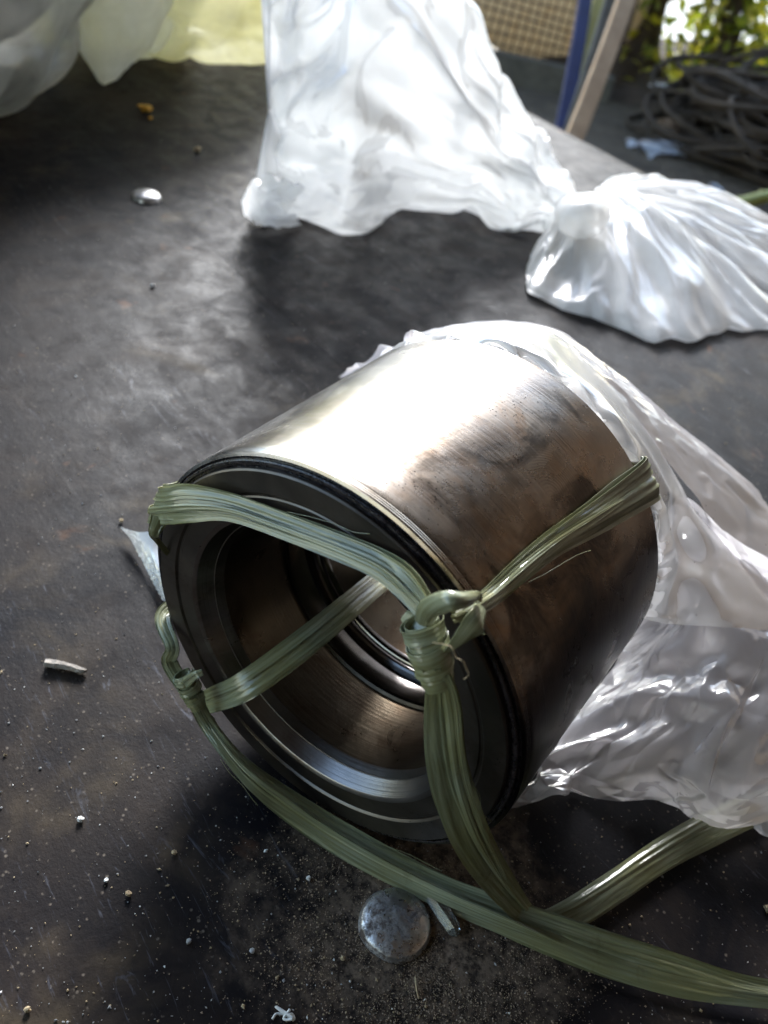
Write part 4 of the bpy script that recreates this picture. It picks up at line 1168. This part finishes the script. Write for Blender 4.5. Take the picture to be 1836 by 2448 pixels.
# mesh fence with sacking behind it
fence = empty('wire_mesh_fence', (0.0, 2.75, GZ)); tag(fence, 'rusty wire mesh fence behind the white tied bag', 'fence')
fx0, fx1, fz0, fz1, fy = -.75, .30, GZ, .9, 2.75
wires = []
for i in range(int((fx1 - fx0) / .024)):
    x = fx0 + i * .024
    zz = np.linspace(fz0, fz1, 14)
    q = np.stack([x + .006 * np.sin(zz * 7 + i * .3) + .05 * zz, fy + .012 * np.sin(zz * 5 + i), zz], -1)
    wires.append(tube(q, .0022, 4, False))
o = mesh_obj('upright_wires', *merge(wires), M['wire'], fence); o['kind'] = 'stuff'
wires = []
for j in range(int((fz1 - fz0) / .024)):
    z = fz0 + .01 + j * .024
    xx = np.linspace(fx0 - .02, fx1 + .03, 16)
    q = np.stack([xx, fy + .012 * np.sin(z * 5 + xx * 8) + .002, z + .004 * np.sin(xx * 9 + j) - .06 * (xx - fx0)], -1)
    wires.append(tube(q, .0022, 4, False))
o = mesh_obj('level_wires', *merge(wires), M['wire'], fence); o['kind'] = 'stuff'
for x in (fx0 - .03, fx1 + .06):
    mesh_obj('post', *boxmesh([x, fy + .03, .2], [.02, 0, 0], [0, .02, 0], [0, 0, .65]), M['dark_bark'], fence, smooth=False)
def sack(name, x0, x1, y0, z0, z1, dep, mat, label, seed):
    n, k = 40, 40
    u = np.linspace(0, 2 * np.pi, n, endpoint=False); zv = np.linspace(0, 1, k)
    G = np.zeros((k, n, 3))
    for i, t in enumerate(zv):
        s_ = (1 - (2 * t - 1) ** 6 * .6)
        G[i, :, 0] = (x0 + x1) / 2 + (x1 - x0) / 2 * np.sign(np.cos(u)) * np.abs(np.cos(u)) ** .7 * s_
        G[i, :, 1] = y0 + dep * np.sign(np.sin(u)) * np.abs(np.sin(u)) ** .7 * s_
        G[i, :, 2] = z0 + (z1 - z0) * t
    G = G + gridnormals(G, True) * (crumple(G, .16, seed) * .022)[..., None]
    G[..., 2] = np.maximum(G[..., 2], GZ + .002)
    V = G.reshape(-1, 3)
    f = gridfaces(k, n, True) + [tuple(range(n - 1, -1, -1)), tuple(range((k - 1) * n, k * n))]
    tag(mesh_obj(name, V, f, mat), label, 'sack')
sack('pale_sack', -.12, .46, 3.05, GZ, .30, .14, M['sack_cloth'], 'pale grey sack standing behind the wire mesh, next to the blue stick', 3)
sack('brown_sack', -.85, -.08, 3.12, GZ, .35, .14, M['rust_sack'], 'rusty brown sack standing behind the wire mesh', 6)
# low dark boards at the foot of the fence
tag(mesh_obj('base_board', *boxmesh([-.25, 2.66, GZ + .045], [.62, .03, -.01], [0, .02, 0], [0, 0, .035]), M['grey_timber'], smooth=False), 'low dark board along the foot of the wire mesh fence', 'board')

# heap of coiled black hose
heap = empty('hose_coil', tuple(P(1600, 300, GZ) )); tag(heap, 'tangled heap of dark coiled hose on the ground behind the table', 'hose')
hc = P(1610, 300, GZ) * [1, 1, 0] + [0.06, .05, 0]
for i in range(95):
    r_ = RNG.uniform(.14, .36); zc = GZ + .02 + .15 * RNG.uniform() ** 1.2
    cx, cy = hc[0] + RNG.normal() * .07 + .06, hc[1] + RNG.normal() * .08 - .20
    ti, tj = RNG.normal() * .13, RNG.normal() * .13
    th = np.linspace(0, RNG.uniform(4.5, 6.2), 44) + RNG.uniform(0, 6.28)
    rw = r_ * (1 + .09 * np.sin(th * 2 + i) + .06 * np.sin(th * 3 + 2 * i))
    q = np.stack([cx + rw * np.cos(th), cy + rw * .66 * np.sin(th), zc + ti * rw * np.cos(th) + tj * rw * np.sin(th) + .015 * np.sin(th * 3 + i)], -1)
    q[:, 2] = np.maximum(q[:, 2], GZ + .014)
    v, f = tube(q, RNG.uniform(.005, .0078), 8)
    mesh_obj('hose_turn', v, f, M['hose_rubber'], heap)
# litter on the ground
def litter(name, px, py, size, mat, label, seed, z=GZ + .02, asp=.6, hh=.35):
    n = 36
    c = P(px, py, z)
    X, Yv = np.meshgrid(np.linspace(-1, 1, n), np.linspace(-1, 1, n), indexing='ij')
    a_ = .5 + seed
    G = np.stack([X * size, Yv * size * asp, 0 * X], -1)
    G = np.stack([G[..., 0] * math.cos(a_) - G[..., 1] * math.sin(a_), G[..., 0] * math.sin(a_) + G[..., 1] * math.cos(a_), G[..., 2]], -1)
    G[..., 2] = size * hh * (1 - .5 * (X ** 2 + Yv ** 2)) + crumple(G, size * .6, seed) * size * .30
    G[..., :2] += (np.stack([noise3(G * 14 + 3), noise3(G * 14 + 9)], -1)) * size * .35
    G[..., 2] = np.maximum(G[..., 2], 0)
    G = G + c - [0, 0, .015]
    tag(mesh_obj(name, G.reshape(-1, 3), gridfaces(n, n), mat), label, 'litter')
litter('plastic_litter', 1437, 318, .075, M['litter_film'], 'crumpled bluish plastic litter on the ground in front of the hose heap', 0)
litter('paper_litter', 1370, 300, .028, M['litter_film'], 'small white scrap left of the bluish plastic litter', 1)
litter('paper_litter', 1705, 390, .022, M['litter_film'], 'small pale scrap at the right edge under the hose heap', 2)
litter('paper_litter', 1432, 178, .03, M['white_filling'], 'small white scrap on top left of the hose heap', 3, z=GZ + .10)
litter('rust_litter', 1445, 262, .045, M['rust_sack'], 'rusty brown scrap above the bluish plastic litter', 4, z=GZ + .05)
litter('paper_litter', 1552, 392, .018, M['litter_film'], 'small pale scrap on bare ground in front of the hose heap', 5)
# dark leaf litter heap left of the hose
def mound(name, px, py, rx, ry, h, mat, label, seed):
    n, k = 48, 14
    c = P(px, py, GZ); th = np.linspace(0, 2 * np.pi, n, endpoint=False)
    G = np.array([np.stack([c[0] + rx * r_ * np.cos(th), c[1] + ry * r_ * np.sin(th), np.full(n, GZ + .002 + h * (1 - r_ ** 2))], -1) for r_ in np.linspace(1, .02, k)])
    G[..., 2] += np.clip(noise3(G * 16 + seed) * .05 + noise3(G * 45 + seed) * .03, -.02, .1) * np.linspace(.3, 1, k)[:, None]
    f = gridfaces(k, n, True) + [tuple(range((k - 1) * n, k * n))]
    tag(mesh_obj(name, G.reshape(-1, 3), f, mat), label, 'soil heap')
mound('soil_heap', 1380, 190, .36, .25, .06, M['dark_bark'], 'dark soil heap between the leaning sticks and the hose coil', 2)
mound('soil_heap', 1640, 165, .5, .25, .07, M['dark_bark'], 'dark soil heap behind the hose coil under the shrub', 5)

# bamboo rod
a, b = P(1505, 462, -.40), P(1720, 408, -.37)
q = np.array([a + (b - a) * t for t in np.linspace(-.1, 1.6, 40)])
rr_ = np.full(40, .0125)
for k_ in (8, 17, 26, 35): rr_[k_] = .0142
v, f = tube(q, rr_, 14)
tag(mesh_obj('bamboo_rod', v, f, M['bamboo'], sharp=None), 'yellow-green bamboo rod at the right, just past the table edge', 'rod')

# sunlit shrubs
def shrub(name, cx, cy, w_, d_, z0, z1, nl, mats, label, seed, leaf=.04):
    r = np.random.default_rng(seed)
    root = empty(name, (cx, cy, GZ)); tag(root, label, 'shrub')
    st = []
    tips = []
    for i in range(9):
        a_ = r.uniform(0, 6.28)
        e = np.array([cx + w_ * .75 * math.cos(a_) * r.uniform(.3, 1), cy + d_ * .75 * math.sin(a_) * r.uniform(.3, 1), z1 * r.uniform(.5, 1)])
        q = arclen([np.array([cx, cy, GZ]) + r.normal(size=3) * [.05, .05, 0], np.array([cx, cy, GZ]) * .4 + e * .6 + [0, 0, .1], e], 14)
        st.append(tube(q, np.linspace(.014, .004, 14), 6)); tips += list(q[4:])
    mesh_obj('stem', *merge(st), M['dark_bark'], root)
    for mt, frac in mats:
        V, Fc = [], []
        cl = [np.array([cx, cy, (z0 + z1) / 2]) + r.normal(size=3) * [w_ * .5, d_ * .5, (z1 - z0) * .33] for _ in range(int(nl * frac / 14))]
        for c in cl:
            for _ in range(14):
                p = c + r.normal(size=3) * .055
                if p[2] < GZ + .03: p[2] = GZ + .03 + abs(r.normal()) * .05
                d1 = r.normal(size=3); d1[2] -= .3; d1 /= np.linalg.norm(d1); d2 = np.cross(d1, r.normal(size=3)); d2 /= np.linalg.norm(d2); nn = np.cross(d1, d2)
                l_ = leaf * r.uniform(.6, 1.4)
                o_ = len(V)
                V += [p, p + d1 * l_ * .5 + d2 * l_ * .28 + nn * l_ * .08, p + d1 * l_, p + d1 * l_ * .5 - d2 * l_ * .28 + nn * l_ * .08]
                Fc += [(o_, o_ + 1, o_ + 2), (o_, o_ + 2, o_ + 3)]
        mesh_obj('crown', V, Fc, M[mt], root, smooth=False)
shrub('sunlit_shrub', .66, 2.95, .24, .16, GZ + .04, .32, 1700, [('leaf_green', .55), ('leaf_yellow', .45)], 'sunlit yellow-green leafy shrub at the top right, behind the hose heap', 5, leaf=.045)
shrub('sunlit_shrub', 1.0, 3.25, .28, .22, GZ + .04, .5, 1700, [('leaf_green', .6), ('leaf_yellow', .4)], 'leafy green shrub in the top right corner, behind the first shrub', 8, leaf=.05)
